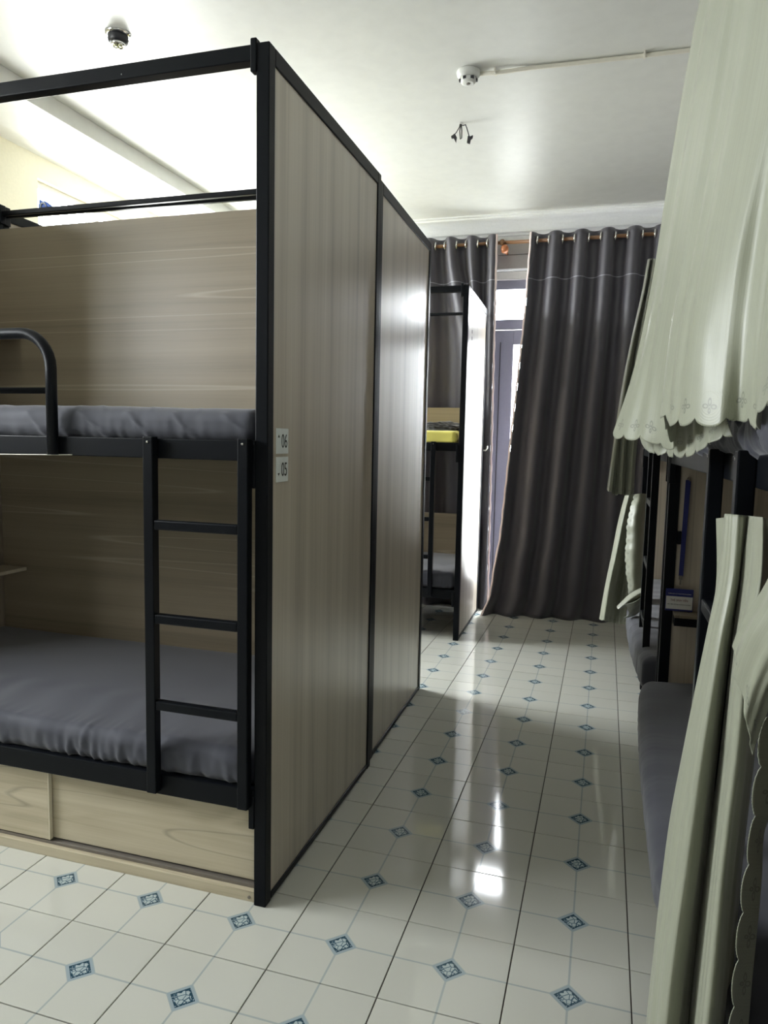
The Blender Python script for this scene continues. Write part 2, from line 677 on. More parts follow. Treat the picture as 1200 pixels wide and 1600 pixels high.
def wall_with_holes(axis, pos, th, a0, a1, z0, z1, holes):
    """axis 'x': wall plane x=pos running in y; holes are (a0, a1, z0, z1)"""
    mb = MB()
    cuts = sorted(set([a0, a1] + [h[0] for h in holes] + [h[1] for h in holes]))
    for c0, c1 in zip(cuts[:-1], cuts[1:]):
        mid = (c0 + c1) / 2
        zs = [(z0, z1)]
        for h in holes:
            if h[0] <= mid <= h[1]:
                zs = [(z0, h[2]), (h[3], z1)]
        for q0, q1 in zs:
            if q1 - q0 < 1e-4:
                continue
            if axis == 'x':
                mb.box((pos, c0, q0), (pos + th, c1, q1))
            else:
                mb.box((c0, pos, q0), (c1, pos + th, q1))
    return mb


H_L = [(-1.8, -0.1, 1.75, 2.75), (2.20, 4.04, 0.90, 2.98)]  # first opening is for the added, unseen window
struct('wall_left', wall_with_holes('x', XL - 0.15, 0.15, YB, YF, -0.1, ZC, H_L), M['cream'])
struct('wall_right', MB().box((XR, YB, -0.1), (XR + 0.15, YF, ZC)), M['wall'])
struct('wall_back', MB().box((XL, YB - 0.15, -0.1), (XR, YB, ZC)), M['taupe'])  # unseen wall, dark tone chosen to cut bounce light into the lower bunk
DX0, DX1 = -0.95, 0.75
H_F = [(DX0, DX1, 0.0, 2.74)]
struct('wall_front', wall_with_holes('y', YF, 0.18, XL, XR, -0.1, ZC, H_F), M['wall'])


def window(name, axis, pos, a0, a1, z0, z1, nmul, mat):
    """frame bars with a pane in each bay"""
    fr = 0.045
    root = None
    mb = MB()

    def B(p0, p1, q0, q1, d0=-0.03, d1=0.03):
        if axis == 'x':
            return (pos + d0, p0, q0), (pos + d1, p1, q1)
        return (p0, pos + d0, q0), (p1, pos + d1, q1)
    mb.box(*B(a0, a1, z0, z0 + fr))
    mb.box(*B(a0, a1, z1 - fr, z1))
    mb.box(*B(a0, a0 + fr, z0 + fr, z1 - fr))
    mb.box(*B(a1 - fr, a1, z0 + fr, z1 - fr))
    w = (a1 - a0) / nmul
    for k in range(1, nmul):
        mb.box(*B(a0 + k * w - fr / 2, a0 + k * w + fr / 2, z0 + fr, z1 - fr))
    root = struct(name, mb, mat, bevel=0.002)
    for k in range(nmul):
        p0 = a0 + k * w + (fr if k == 0 else fr / 2)
        p1 = a0 + (k + 1) * w - (fr if k == nmul - 1 else fr / 2)
        MB().box(*B(p0, p1, z0 + fr, z1 - fr, -0.003, 0.003)).build('pane', M['glass'], root)
    return root


window('window_1', 'x', XL - 0.07, 2.20, 4.04, 0.90, 2.98, 3, M['alu_white'])
window('window_added', 'x', XL - 0.07, -1.8, -0.1, 1.75, 2.75, 3, M['alu_white'])  # unseen window, added to bring daylight onto the near floor and right-hand curtains

# glazed door with transom in the far wall
dj = MB()
yd0, yd1 = YF + 0.05, YF + 0.11
dj.box((DX0, yd0, 0), (DX0 + 0.05, yd1, 2.74)).box((DX1 - 0.05, yd0, 0), (DX1, yd1, 2.74))
dj.box((DX0, yd0, 2.28), (DX1, yd1, 2.36))
door = struct('door_1', dj, M['alu'], bevel=0.002)
MB().box((DX0, yd0 - 0.01, 2.675), (DX1, yd1, 2.735)).build('head_bar', M['alu_white'], door, bevel=0.003)
MB().box((DX0 + 0.05, yd0 + 0.01, 2.60), (DX1 - 0.05, yd1, 2.672)).build('transom_shade', M['alu'], door, bevel=0.002)
MB().box((DX0 + 0.05, yd0 + 0.028, 2.36), (DX1 - 0.05, yd0 + 0.034, 2.60)).build('pane', M['glass'], door)
for k in range(2):
    a = DX0 + 0.055 + k * 0.80
    bb = a + 0.79
    lf = MB()
    st = 0.16
    lf.box((a, yd0 + 0.005, 0.01), (a + st, yd1 - 0.01, 2.275)).box((bb - st, yd0 + 0.005, 0.01), (bb, yd1 - 0.01, 2.275))
    lf.box((a + st, yd0 + 0.005, 2.16), (bb - st, yd1 - 0.01, 2.275)).box((a + st, yd0 + 0.005, 0.01), (bb - st, yd1 - 0.01, 0.22))
    leaf = lf.build('door_leaf', M['alu'], door, bevel=0.003)
    gr = MB()
    for gx in (a + 0.055, bb - 0.055):
        gr.box((gx - 0.003, yd0 - 0.001, 0.12), (gx + 0.003, yd0 + 0.004, 2.18))
    gr.build('groove_bead', M['dark_pl'], leaf)
    MB().box((a + st, yd0 + 0.025, 0.22), (bb - st, yd0 + 0.031, 2.16)).build('pane', M['glass'], leaf)
    hx = bb - 0.06 if k == 0 else a + 0.06
    MB().box((hx - 0.015, yd0 - 0.02, 0.98), (hx + 0.015, yd0 + 0.004, 1.14)).tube(
        [(hx, yd0 - 0.02, 1.08), (hx, yd0 - 0.045, 1.08), (hx - 0.10 * (1 if k == 0 else -1), yd0 - 0.045, 1.08)], 0.008).build('door_handle', M['dark_pl'], leaf)
# taupe lintel boards over the door
lin = MB().box((DX0 - 0.05, YF - 0.015, 2.745), (DX1 + 0.05, YF, 2.85)).box((DX0 - 0.05, YF - 0.015, 2.856), (DX1 + 0.05, YF, 2.955))
struct('trim_lintel', lin, M['taupe'], bevel=0.002)

# cove cornice along the far wall
prof = [(4.25, 3.00), (4.225, 3.00), (4.222, 3.012), (4.205, 3.018)]
for k in range(9):
    a = PI / 2 * k / 8
    prof.append((4.095 + 0.10 * math.cos(a), 3.020 + 0.075 * math.sin(a) * 1.0))
prof += [(4.075, 3.098), (4.070, 3.108), (4.045, 3.110), (4.045, 3.12), (4.25, 3.12)]
struct('trim_cornice', MB().prism([(XL, y, z) for y, z in prof], (XR - XL, 0, 0)), M['plaster'])
# skirting under the far drapes
struct('baseboard_front', MB().box((DX1, YF - 0.012, 0), (XR, YF, 0.10)).box((XL, YF - 0.012, 0), (DX0, YF, 0.10)), M['dark_pl'])


# ------------------------------------------------------------------ ceiling fittings
dl = empty('recessed_downlight', (-2.118, 1.145, ZC), 'small chrome recessed downlight with dark inner cone in the ceiling above the near left bunk', 'downlight')
c = (-2.118, 1.145, ZC)
MB().lathe(c, [(0.030, 0), (0.056, 0), (0.056, -0.004), (0.050, -0.010), (0.044, -0.012), (0.040, -0.006)]).build('rim', M['chrome'], dl, smooth=True)
MB().lathe(c, [(0.043, -0.004), (0.044, -0.022), (0.041, -0.034), (0.034, -0.040), (0.030, -0.040)]).build('cone', M['dark_pl'], dl, smooth=True)
MB().lathe(c, [(0.031, -0.036), (0.031, -0.046), (0.027, -0.052), (0.024, -0.048)]).build('collar', M['chrome'], dl, smooth=True)
bl = MB()
for k in range(3):
    a = 2 * PI * k / 3
    bl.lathe((c[0] + 0.011 * math.cos(a), c[1] + 0.011 * math.sin(a), c[2]), [(0.009, -0.045), (0.010, -0.052), (0.005, -0.056)], n=14)
bl.build('bulb', M['bulb'], dl, smooth=True)

sx, sy = -0.688, 1.85
sd = empty('smoke_detector', (sx, sy, ZC), 'round white smoke detector on the ceiling at the end of the cream conduit', 'smoke detector')
MB().lathe((sx, sy, ZC), [(0.054, 0), (0.056, -0.004), (0.054, -0.020), (0.047, -0.030), (0.040, -0.033)]).build('base', M['white_pl'], sd, smooth=True)
MB().lathe((sx, sy, ZC), [(0.036, -0.030), (0.037, -0.046), (0.033, -0.054), (0.020, -0.056)]).build('cap', M['white_pl'], sd, smooth=True)
for k in range(6):
    a = 2 * PI * k / 6 + 0.2
    p = (sx + 0.0365 * math.cos(a), sy + 0.0365 * math.sin(a), ZC)
    MB().box((p[0] - 0.007, p[1] - 0.007, p[2] - 0.047), (p[0] + 0.007, p[1] + 0.007, p[2] - 0.036)).build('vent_slot', M['dark_pl'], sd)
MB().lathe((sx, sy, ZC), [(0.010, -0.0555), (0.0095, -0.059), (0.006, -0.0595)], n=18).build('test_button', M['track'], sd, smooth=True)

cp = []
p0, p1 = Vector((-0.636, 1.858, ZC - 0.016)), Vector((1.28, 1.93, ZC - 0.009))
for k in range(25):
    t = k / 24
    p = p0.lerp(p1, t)
    p.z = ZC - 0.010 - 0.007 * math.exp(-((t - 0.04) / 0.05) ** 2)
    p.y += 0.006 * math.sin(t * 7)
    cp.append(p)
pc = MB().tube(cp, 0.0095, 12).build('conduit', M['pipe'], None, smooth=True)
tag(pc, 'thin cream conduit running across the ceiling from the smoke detector to the right wall', 'conduit')
setorigin(pc, tuple(p0))
MB().box((-0.566, 1.842, ZC - 0.024), (-0.558, 1.880, ZC)).build('clip', M['pipe'], pc, bevel=0.001)
MB().box((0.10, 1.862, ZC - 0.022), (0.108, 1.898, ZC)).build('clip', M['pipe'], pc, bevel=0.001)

wx, wy = -0.835, 2.40
wr = empty('ceiling_wires', (wx, wy, ZC), 'two short black wires with connectors hanging from a hole in the ceiling', 'wires')
MB().lathe((wx, wy, ZC), [(0.014, 0), (0.014, -0.003), (0.010, -0.004)], n=20).build('hole_rim', M['white_pl'], wr)
MB().tube([(wx, wy, ZC), (wx + 0.004, wy, ZC - 0.012), (wx + 0.02, wy, ZC - 0.013), (wx + 0.03, wy, ZC - 0.01), (wx + 0.038, wy, ZC - 0.03),
           (wx + 0.052, wy + 0.005, ZC - 0.075)], 0.0028, 8).build('wire', M['dark_pl'], wr, smooth=True)
MB().tube([(wx, wy, ZC), (wx - 0.004, wy, ZC - 0.02), (wx - 0.02, wy, ZC - 0.045), (wx - 0.034, wy, ZC - 0.062)], 0.0028, 8).build('wire', M['dark_pl'], wr, smooth=True)
MB().tube([(wx + 0.004, wy, ZC - 0.006), (wx - 0.002, wy, ZC - 0.04), (wx + 0.003, wy, ZC - 0.085), (wx + 0.010, wy, ZC - 0.08), (wx + 0.010, wy, ZC - 0.04), (wx + 0.006, wy, ZC - 0.006)], 0.003, 8).build('wire', M['dark_pl'], wr, smooth=True)
MB().prism([(wx + 0.044, wy, ZC - 0.070), (wx + 0.060, wy, ZC - 0.074), (wx + 0.072, wy, ZC - 0.068), (wx + 0.070, wy, ZC - 0.082), (wx + 0.060, wy, ZC - 0.090),
            (wx + 0.056, wy, ZC - 0.112), (wx + 0.040, wy, ZC - 0.106)], (0, 0.014, 0)).build('connector', M['dark_pl'], wr, bevel=0.001)
MB().prism([(wx - 0.030, wy, ZC - 0.050), (wx - 0.050, wy, ZC - 0.062), (wx - 0.048, wy, ZC - 0.074), (wx - 0.036, wy, ZC - 0.074), (wx - 0.022, wy, ZC - 0.100), (wx - 0.018, wy, ZC - 0.070)],
           (0, 0.012, 0)).build('connector', M['dark_pl'], wr, bevel=0.001)


# ------------------------------------------------------------------ bunk beds
def fbox(F, u, v, z):
    return F(u[0], v[0], z[0]), F(u[1], v[1], z[1])


def bunk(label, F, L, W, back_mat, ladder=(0.045, 0.345), rungs=(0.575, 0.835, 1.110), guard=None, boards=True,
         base_z=0.0, top_board=2.28, low_board_top=1.30, foot_mat=None, shelf=True, rung_dz=0.0, group='black steel bunk beds with wooden end panels', foot_panel=True,
         ladder_out=0.030):
    root = empty('bunk_bed', F(L / 2, W / 2, 0), label, 'bunk bed', group)
    P = 0.038
    ZT = 2.390
    S = M['steel']

    def B(name, u, v, z, mat=S, bev=0.003, parent=root):
        return MB().box(*fbox(F, u, v, z)).build(name, mat, parent, bevel=bev)
    for u0 in (0.0, L - P):
        for v0 in (0.0, W - P):
            B('post', (u0, u0 + P), (v0, v0 + P), (0.0, ZT))
        B('end_frame_bar', (u0, u0 + P), (P, W - P), (ZT - 0.045, ZT))
        B('end_frame_bar', (u0, u0 + P), (P, W - P), (0.004, 0.024))
        u_in = (u0 + 0.005, u0 + P - 0.012) if u0 == 0.0 else (u0 + 0.012, u0 + P - 0.005)
        B('end_panel', u_in, (P, W - P), (0.024, ZT - 0.045), M['panel'], 0.0)
    # long rails
    B('top_rail', (P, L - P), (0.0, 0.038), (ZT - 0.042, ZT - 0.002))
    B('top_rail', (P, L - P), (W - 0.022, W - 0.002), (2.352, 2.374))
    for z0, z1 in ((1.300, 1.357), (0.288, 0.352)):
        B('side_rail', (P, L - P), (0.0, 0.032), (z0, z1))
        B('side_rail', (P, L - P), (W - 0.034, W - 0.002), (z0, z1))
        B('bed_deck', (P + 0.004, L - P - 0.004), (0.034, W - 0.036), (z1 - 0.030, z1 - 0.012), M['steel_in'], 0.001)
    # hook plates at the posts
    for z0, z1 in ((2.318, 2.402), (1.225, 1.345), (0.235, 0.335)):
        B('hook_plate', (P - 0.002, P + 0.016), (-0.004, 0.020), (z0, z1), S, 0.003)
        B('hook_plate', (L - P - 0.016, L - P + 0.002), (-0.004, 0.020), (z0, z1), S, 0.003)
        B('hook_plate', (L - P - 0.016, L - P + 0.002), (W - 0.03, W + 0.002), (z0, z1), S, 0.003)
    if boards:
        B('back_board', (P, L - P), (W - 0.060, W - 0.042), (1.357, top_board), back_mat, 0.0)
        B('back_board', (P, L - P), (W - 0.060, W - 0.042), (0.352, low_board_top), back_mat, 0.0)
    if shelf:
        for z in (1.795, 0.730):
            s = B('shelf', (L - P - 0.140, L - P), (0.42, W - 0.065), (z - 0.008, z + 0.008), M['edge'], 0.001)
    if ladder:
        w = 0.032
        zt = 1.362
        for u0 in ladder[:2]:
            B('ladder_rail', (u0, u0 + w), (-ladder_out, -ladder_out + 0.030), (0.303, zt), S, 0.003)
        for z in rungs:
            B('rung', (ladder[0] + w, ladder[1]), (-ladder_out + 0.002, -ladder_out + 0.026), (z - 0.014, z + 0.014), S, 0.004)
        for u0 in ladder[:2]:
            B('bolt', (u0 + 0.012, u0 + 0.018), (-ladder_out - 0.003, -ladder_out + 0.002), (1.344, 1.350), M['chrome'], 0.001)
    if guard:
        ua, ub, zt = guard
        vv = -0.012
        r = 0.105
        pts = [F(ua, vv, 1.302), F(ua, vv, zt - r)]
        for k in range(1, 9):
            a = PI / 2 * k / 8
            pts.append(F(ua + r * (1 - math.cos(a)), vv, zt - r + r * math.sin(a)))
        pts.append(F(ub - r, vv, zt))
        for k in range(1, 9):
            a = PI / 2 * k / 8
            pts.append(F(ub - r + r * math.sin(a), vv, zt - r + r * math.cos(a)))
        pts += [F(ub, vv, 1.302)]
        MB().tube(pts, 0.0165, 14).build('guard_rail', S, root, smooth=True)
        MB().tube([F(ua + 0.01, vv, 1.492), F(ub - 0.01, vv, 1.492)], 0.0095, 10).build('guard_bar', S, root, smooth=True)
    return root


def mattress(label, F, u0, u1, v0, v1, z0, z1, mat, seed=0, skirt=0.0, diag=0.0, bulge=0.0, name='mattress', group=None, sag=0.0, near_tuck=0.0, crown=0.012, rad=0.04):
    """rounded mattress in a fitted sheet; gathers and creases are real surface relief"""
    NU, NV = 260, 84
    H = z1 - z0
    D = v1 - v0
    r = min(rad, H / 2 - 0.002)
    # cross-section, starting at the front bottom and going up, over and down
    sec = []
    per = [(H - 2 * r), PI / 2 * r, (D - 2 * r), PI / 2 * r, (H - 2 * r), PI / 2 * r, (D - 2 * r), PI / 2 * r]
    cnt = [10, 8, 26, 8, 6, 6, 14, 6]
    acc = []
    def arc(cv, cz, a0, a1, n):
        for k in range(n):
            a = a0 + (a1 - a0) * k / n
            acc.append((cv + r * math.cos(a), cz + r * math.sin(a), math.cos(a), math.sin(a)))
    def lin(p, q, nrm, n):
        for k in range(n):
            t = k / n
            acc.append((p[0] + (q[0] - p[0]) * t, p[1] + (q[1] - p[1]) * t, nrm[0], nrm[1]))
    lin((v0, z0 + r), (v0, z1 - r), (-1, 0), cnt[0])
    arc(v0 + r, z1 - r, PI, PI / 2, cnt[1])
    lin((v0 + r, z1), (v1 - r, z1), (0, 1), cnt[2])
    arc(v1 - r, z1 - r, PI / 2, 0, cnt[3])
    lin((v1, z1 - r), (v1, z0 + r), (1, 0), cnt[4])
    arc(v1 - r, z0 + r, 0, -PI / 2, cnt[5])
    lin((v1 - r, z0), (v0 + r, z0), (0, -1), cnt[6])
    arc(v0 + r, z0 + r, -PI / 2, -PI, cnt[7])
    n = len(acc)
    mb = MB()
    er = 0.035
    rows = []
    vc, zc = (v0 + v1) / 2, (z0 + z1) / 2
    for i in range(NU + 1):
        u = u0 + (u1 - u0) * i / NU
        e = min(u - u0, u1 - u)
        ins = er - math.sqrt(max(0.0, er * er - (er - e) ** 2)) if e < er else 0.0
        row = []
        for (v, z, nv, nz) in acc:
            fv = (v - v0) / D
            fz = (z - z0) / H
            d = 0.0
            if nz > -0.3:
                d += crown * math.sin(PI * min(max(fv, 0), 1)) * max(nz, 0)
                d += 0.005 * noise.noise(Vector((u * 2.1 + seed, v * 3.2, 1.3))) * (0.4 + max(nz, 0))
            if skirt and nv < 0.2 and fv < 0.3:
                g = noise.noise(Vector((u * 2.5, seed, 0.3))) * 3.0
                w = 1.1 - 2.6 * abs(math.sin(u * 52 + g * 3 + fz * 1.2)) ** 0.7 * (0.6 + 0.4 * math.sin(u * 31 + g)) + 0.5 * math.sin(u * 171 + g * 5 + 1.0 - fz * 2)
                mask = max(0.0, 1 - fz) ** 0.8 if nv < -0.5 else max(0.0, 0.35 - fv * 3.0)
                env = 0.35 + 0.65 * min(1, max(0, noise.noise(Vector((u * 4.0, seed + 4, 0))) * 1.6 + 0.5))
                d += skirt * w * mask * env
                d += skirt * 0.8 * math.sin(u * 38 + g - fv * 8 + 2) * max(0, 1 - abs(fz - 0.75) * 1.8)
            if diag:
                q = u * 34 - (z * 42 if nz < 0.7 else v * 18) + 2.4 * noise.noise(Vector((u * 3, v * 3 + z * 6, seed)))
                ridge = 1 - abs(math.sin(q * 0.5))
                d += (diag if nz < 0.7 else diag * 0.4) * (ridge ** 5) * (0.25 + max(0, noise.noise(Vector((u * 2.3, z * 3, seed + 9))) + 0.35))
            vv, zz = v + nv * d, z + nz * d
            if bulge and nv < 0.3 and fv < 0.4:
                vv -= bulge * math.sin(PI * min(1, max(0, (u - u0) / (u1 - u0)))) ** 0.35 * max(0, 1 - fv * 2.5)
            if near_tuck and fv < 0.4:
                q = min(1, max(0, (u - 0.38) / 0.30))
                vv += near_tuck * (1 - q * q * (3 - 2 * q)) * max(0, 1 - fv * 2.5)
            if sag and fv < 0.5:
                zz -= sag * max(0, 1 - fv * 4)
            # round the ends
            k = ins
            if k > 0:
                vv = vc + (vv - vc) * (1 - k / (D / 2))
                zz = zc + (zz - zc) * (1 - k / (H / 2) * 0.7)
            row.append(F(u, vv, zz))
        rows.append(row)
    base = 0
    for row in rows:
        mb.v += row
    for i in range(NU):
        for j in range(n):
            j2 = (j + 1) % n
            mb.f.append((i * n + j, i * n + j2, (i + 1) * n + j2, (i + 1) * n + j))
    mb.f.append(tuple(range(n))[::-1])
    mb.f.append(tuple(NU * n + j for j in range(n)))
    o = mb.build(name, mat, None, smooth=True)
    setorigin(o, F((u0 + u1) / 2, vc, z0))
    return tag(o, label, 'mattress', group)


def F1(u, v, z):
    return (-0.861 - u, 0.072 + v, z)


def F2(u, v, z):
    return (-0.878 - u, 2.040 - v, z)


def F3(u, v, z):
    return (-0.884 - u, 3.080 + v, z)


def FR1(u, v, z):
    return (0.262 + v, -0.80 + u, z)


def FR2(u, v, z):
    return (0.262 + v, 1.300 + u, z)


# near left bunk
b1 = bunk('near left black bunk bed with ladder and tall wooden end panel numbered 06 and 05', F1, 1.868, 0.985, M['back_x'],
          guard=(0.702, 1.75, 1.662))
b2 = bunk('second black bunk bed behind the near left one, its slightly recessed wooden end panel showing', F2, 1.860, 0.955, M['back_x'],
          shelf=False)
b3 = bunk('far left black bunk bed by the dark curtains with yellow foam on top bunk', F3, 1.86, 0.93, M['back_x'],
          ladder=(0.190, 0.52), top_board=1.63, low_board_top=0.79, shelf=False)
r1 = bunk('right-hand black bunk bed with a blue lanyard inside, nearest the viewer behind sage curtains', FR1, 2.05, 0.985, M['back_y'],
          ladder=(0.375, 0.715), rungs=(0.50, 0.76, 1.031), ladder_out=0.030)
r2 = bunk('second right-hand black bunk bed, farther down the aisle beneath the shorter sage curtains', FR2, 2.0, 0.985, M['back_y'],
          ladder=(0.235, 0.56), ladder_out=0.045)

mattress('grey sheeted mattress on the upper bunk of the near left bed', F1, 0.045, 1.82, 0.012, 0.915, 1.350, 1.448, M['sheet'], seed=2, diag=0.010, skirt=0.0015, crown=0.006)
mattress('dark grey sheeted mattress on the lower bunk of the near left bed, with gathered edge', F1, 0.045, 1.82, 0.008, 0.915, 0.345, 0.452, M['sheet'], seed=5, skirt=0.0060)
fm = mattress('bare yellow foam mattress on the upper bunk of the far left bed', F3, 0.05, 1.80, 0.004, 0.86, 1.352, 1.432, M['foam'], seed=8, rad=0.015)
fm['bed3'] = True
fm = mattress('grey sheeted mattress on the lower bunk of the far left bed', F3, 0.045, 1.80, 0.002, 0.86, 0.352, 0.470, M['sheet'], seed=11, skirt=0.005)
fm['bed3'] = True
mattress('dark grey mattress bulging out over the lower rail of the nearest right bed', FR1, 0.05, 1.965, -0.050, 0.915, 0.350, 0.470, M['sheet'], seed=14, skirt=0.0012, bulge=0.045, near_tuck=0.085)
mattress('dark grey mattress on the upper bunk of the nearest right bed, under the curtain hem', FR1, 0.05, 1.99, -0.004, 0.915, 1.350, 1.475, M['sheet'], seed=17, diag=0.014, bulge=0.02, skirt=0.004)
mattress('grey mattress bulging from the lower bunk of the second right bed', FR2, 0.05, 1.94, -0.030, 0.90, 0.350, 0.500, M['sheet'], seed=21, skirt=0.003, bulge=0.055)
mattress('grey mattress on the upper bunk of the second right bed', FR2, 0.05, 1.94, 0.002, 0.90, 1.350, 1.440, M['sheet'], seed=23, skirt=0.003)

b3['bed3'] = True

# number plates on the near left panel
for txt, zc, arrow, lab in (('06', 1.357, 1, 'white number plate reading 06 with a small up arrow'), ('05', 1.276, -1, 'white number plate reading 05 with a small down arrow')):
    xf = -0.861 - 0.005
    pl = MB().box((xf, 0.134, zc - 0.036), (xf + 0.0035, 0.212, zc + 0.036)).build('number_plate', M['plate'], b1, bevel=0.001)
    pl['label'] = lab
    mt = frame_matrix((xf + 0.0037, 0.184, zc - 0.002), (0, 1, 0), (0, 0, 1))
    lettering('lettering', txt, 0.056, M['blackprint'], pl, mt, xscale=0.72)
    za = zc + 0.014 * arrow
    ya = 0.147
    MB().prism([(xf + 0.0034, ya - 0.006, za - 0.004 * arrow), (xf + 0.0034, ya + 0.006, za - 0.004 * arrow), (xf + 0.0034, ya, za + 0.004 * arrow)], (0.0007, 0, 0)).build('arrow_mark', M['blackprint'], pl)

# screws along the far edge and marks on the far panel
pf = -0.884 - 0.005
for k, (y, z) in enumerate(((3.20, 1.262), (3.30, 1.270), (3.46, 1.285), (3.60, 1.295))):
    MB().box((pf, y - 0.018, z - 0.052), (pf + 0.0006, y + 0.018, z + 0.052)).build('note', M['plate'], b3)
    for q in range(4):
        zz = z + 0.036 - q * 0.024
        MB().box((pf + 0.0006, y - 0.010, zz - 0.006), (pf + 0.0010, y + (0.010 if q % 2 else 0.004), zz + 0.006)).build('ink_mark', M['blackprint'], b3)
for q in range(4):
    zz = 2.12 - q * 0.045
    MB().box((pf, 3.30 - 0.010, zz - 0.012), (pf + 0.0008, 3.30 + 0.008, zz + 0.010)).build('ink_mark', M['blackprint'], b3)
MB().tube([(-0.882, 4.0, 1.30), (-0.862, 4.0, 1.30), (-0.850, 4.0, 1.315), (-0.850, 4.0, 1.335)], 0.006, 8).build('wall_hook', M['white_pl'], b3, smooth=True)

# storage box under the near left bunk
cab = empty('storage_cabinet', F1(0.93, 0.45, 0), 'low pale wood cabinet with sliding doors under the near left bunk', 'cabinet')


def C1(name, u, v, z, mat, bev=0.0015, parent=cab):
    return MB().box(*fbox(F1, u, v, z)).build(name, mat, parent, bevel=bev)


C1('plinth', (0.040, 1.826), (0.012, 0.030), (0.0, 0.033), M['door_wood'])
C1('track', (0.042, 1.824), (0.030, 0.060), (0.020, 0.042), M['track'], 0.001)
C1('back_panel', (0.042, 1.826), (0.80, 0.815), (0.0, 0.280), M['door_wood'])
C1('side_panel', (0.042, 0.056), (0.045, 0.80), (0.0, 0.280), M['door_wood'])
C1('side_panel', (1.812, 1.826), (0.045, 0.80), (0.0, 0.280), M['door_wood'])
C1('sliding_door', (0.058, 0.980), (0.046, 0.060), (0.046, 0.284), M['door_wood'])
sd2 = C1('sliding_door', (0.790, 1.800), (0.028, 0.042), (0.046, 0.286), M['door_wood'])
C1('edge_strip', (0.786, 0.790), (0.028, 0.042), (0.046, 0.286), M['edge'], 0.0, sd2)
MB().tube([F1(0.058, 0.010, 0.014), F1(0.058, 0.014, 0.014)], 0.005, 10).build('screw', M['track'], cab)
C1('floor_board', (0.056, 1.812), (0.062, 0.80), (0.0, 0.015), M['door_wood'])



def swing(objs, pivot, ang, shift):
    """turn a bed and what lies on it a little, as the beds stand slightly askew"""
    R_ = Matrix.Rotation(ang, 4, 'Z')
    pv = Vector((pivot[0], pivot[1], 0))
    for o in objs:
        d = Vector(o.location) - pv
        o.location = pv + R_ @ d + Vector((shift[0], shift[1], 0))
        o.rotation_euler.z = ang


swing([b2], (-0.878, 1.56), 0.020, (-0.008, 0.017))
SWING3 = ((-0.884, 3.54), 0.026, (-0.012, 0.0))

# thin cream cable sagging below the upper rail of the near left bunk
cpts = [F1(0.64 + 0.045 * k, -0.004, 1.303 - 0.006 * math.sin(PI * min(1, k / 18.0))) for k in range(20)]
cb = MB().tube(cpts, 0.0014, 6).build('cable', M['pipe'], None, smooth=True)
tag(cb, 'thin cream cable sagging under the upper rail of the near left bunk', 'cable')
setorigin(cb, cpts[0])

# blue clip on the thin rear bar of the near left bunk
bc = empty('blue_clip', (-2.44, 1.045, 2.374), 'small bright blue plastic clip perched on the thin rear bar of the near left bunk', 'clip')
MB().prism([(-2.475, 1.040, 2.374), (-2.470, 1.040, 2.412), (-2.455, 1.040, 2.400), (-2.440, 1.040, 2.403), (-2.415, 1.040, 2.386), (-2.405, 1.040, 2.374)], (0, 0.018, 0)).build('jaw', M['brightblue'], bc, bevel=0.002)
MB().tube([(-2.462, 1.038, 2.374), (-2.455, 1.036, 2.392), (-2.438, 1.036, 2.392), (-2.430, 1.038, 2.376)], 0.003, 8).build('spring', M['white_pl'], bc, smooth=True)

# crumpled dark clothes on the far foam mattress
def crumple(name, cx, cy, cz, sx_, sy_, sz_, seed, mat, label, cat):
    bm = bmesh.new()
    bmesh.ops.create_icosphere(bm, subdivisions=5, radius=1.0)
    for v in bm.verts:
        p = v.co.copy()
        d = 1 + 0.35 * noise.noise(p * 1.7 + Vector((seed, 0, 0))) + 0.28 * (1 - abs(noise.noise(p * 4.0 + Vector((0, seed, 0)))) * 2) * 0.5
        q = p * d
        v.co = Vector((q.x * sx_, q.y * sy_, max(q.z, -0.25) * sz_))
    me = bpy.data.meshes.new(name)
    bm.to_mesh(me)
    bm.free()
    me.materials.append(mat)
    for f in me.polygons:
        f.use_smooth = True
    o = bpy.data.objects.new(name, me)
    COL.objects.link(o)
    zmin = min(v.co.z for v in me.vertices)
    o.location = (cx, cy, cz - zmin)
    return tag(o, label, cat)


fc = crumple('folded_clothes', -1.09, 3.30, 1.433, 0.17, 0.12, 0.050, 3.0, M['cloth_black'], 'crumpled black clothes lying on the yellow foam mattress', 'clothes')
fc['bed3'] = True

# lanyard with student card on the shelf of the nearest right bunk
YH = 1.212
ln = empty('lanyard_badge', (0.325, YH - 0.02, 0.738), 'navy lanyard with a white student card standing on the shelf inside the nearest right bunk', 'lanyard')
for k, (xa, xb, dz) in enumerate(((0.324, 0.318, 0.0), (0.330, 0.322, 0.004))):
    st = MB()
    st.prism([(xa - 0.006, YH - 0.004 - 0.003 * k, 1.240 - dz), (xa + 0.006, YH - 0.004 - 0.003 * k, 1.240 - dz),
              (xb + 0.006, YH - 0.020 - 0.003 * k, 0.875), (xb - 0.006, YH - 0.020 - 0.003 * k, 0.875)], (0, 0.0012, 0))
    st.build('strap', M['blue'], ln)
MB().box((0.313, YH - 0.027, 0.862), (0.325, YH - 0.017, 0.877)).tube([(0.319, YH - 0.022, 0.865), (0.319, YH - 0.022, 0.842)], 0.003, 8).build('metal_clip', M['track'], ln, bevel=0.001)
hold = MB().box((0.270, YH - 0.026, 0.740), (0.368, YH - 0.021, 0.826)).build('card_holder', M['blue'], ln, bevel=0.002)
MB().box((0.272, YH - 0.0275, 0.748), (0.366, YH - 0.0262, 0.797)).build('card', M['card'], ln)
mt = frame_matrix((0.319, YH - 0.0280, 0.782), (1, 0, 0), (0, 0, 1))
lettering('lettering', 'THẺ SINH VIÊN', 0.0115, M['redprint'], ln, mt, xscale=0.80)
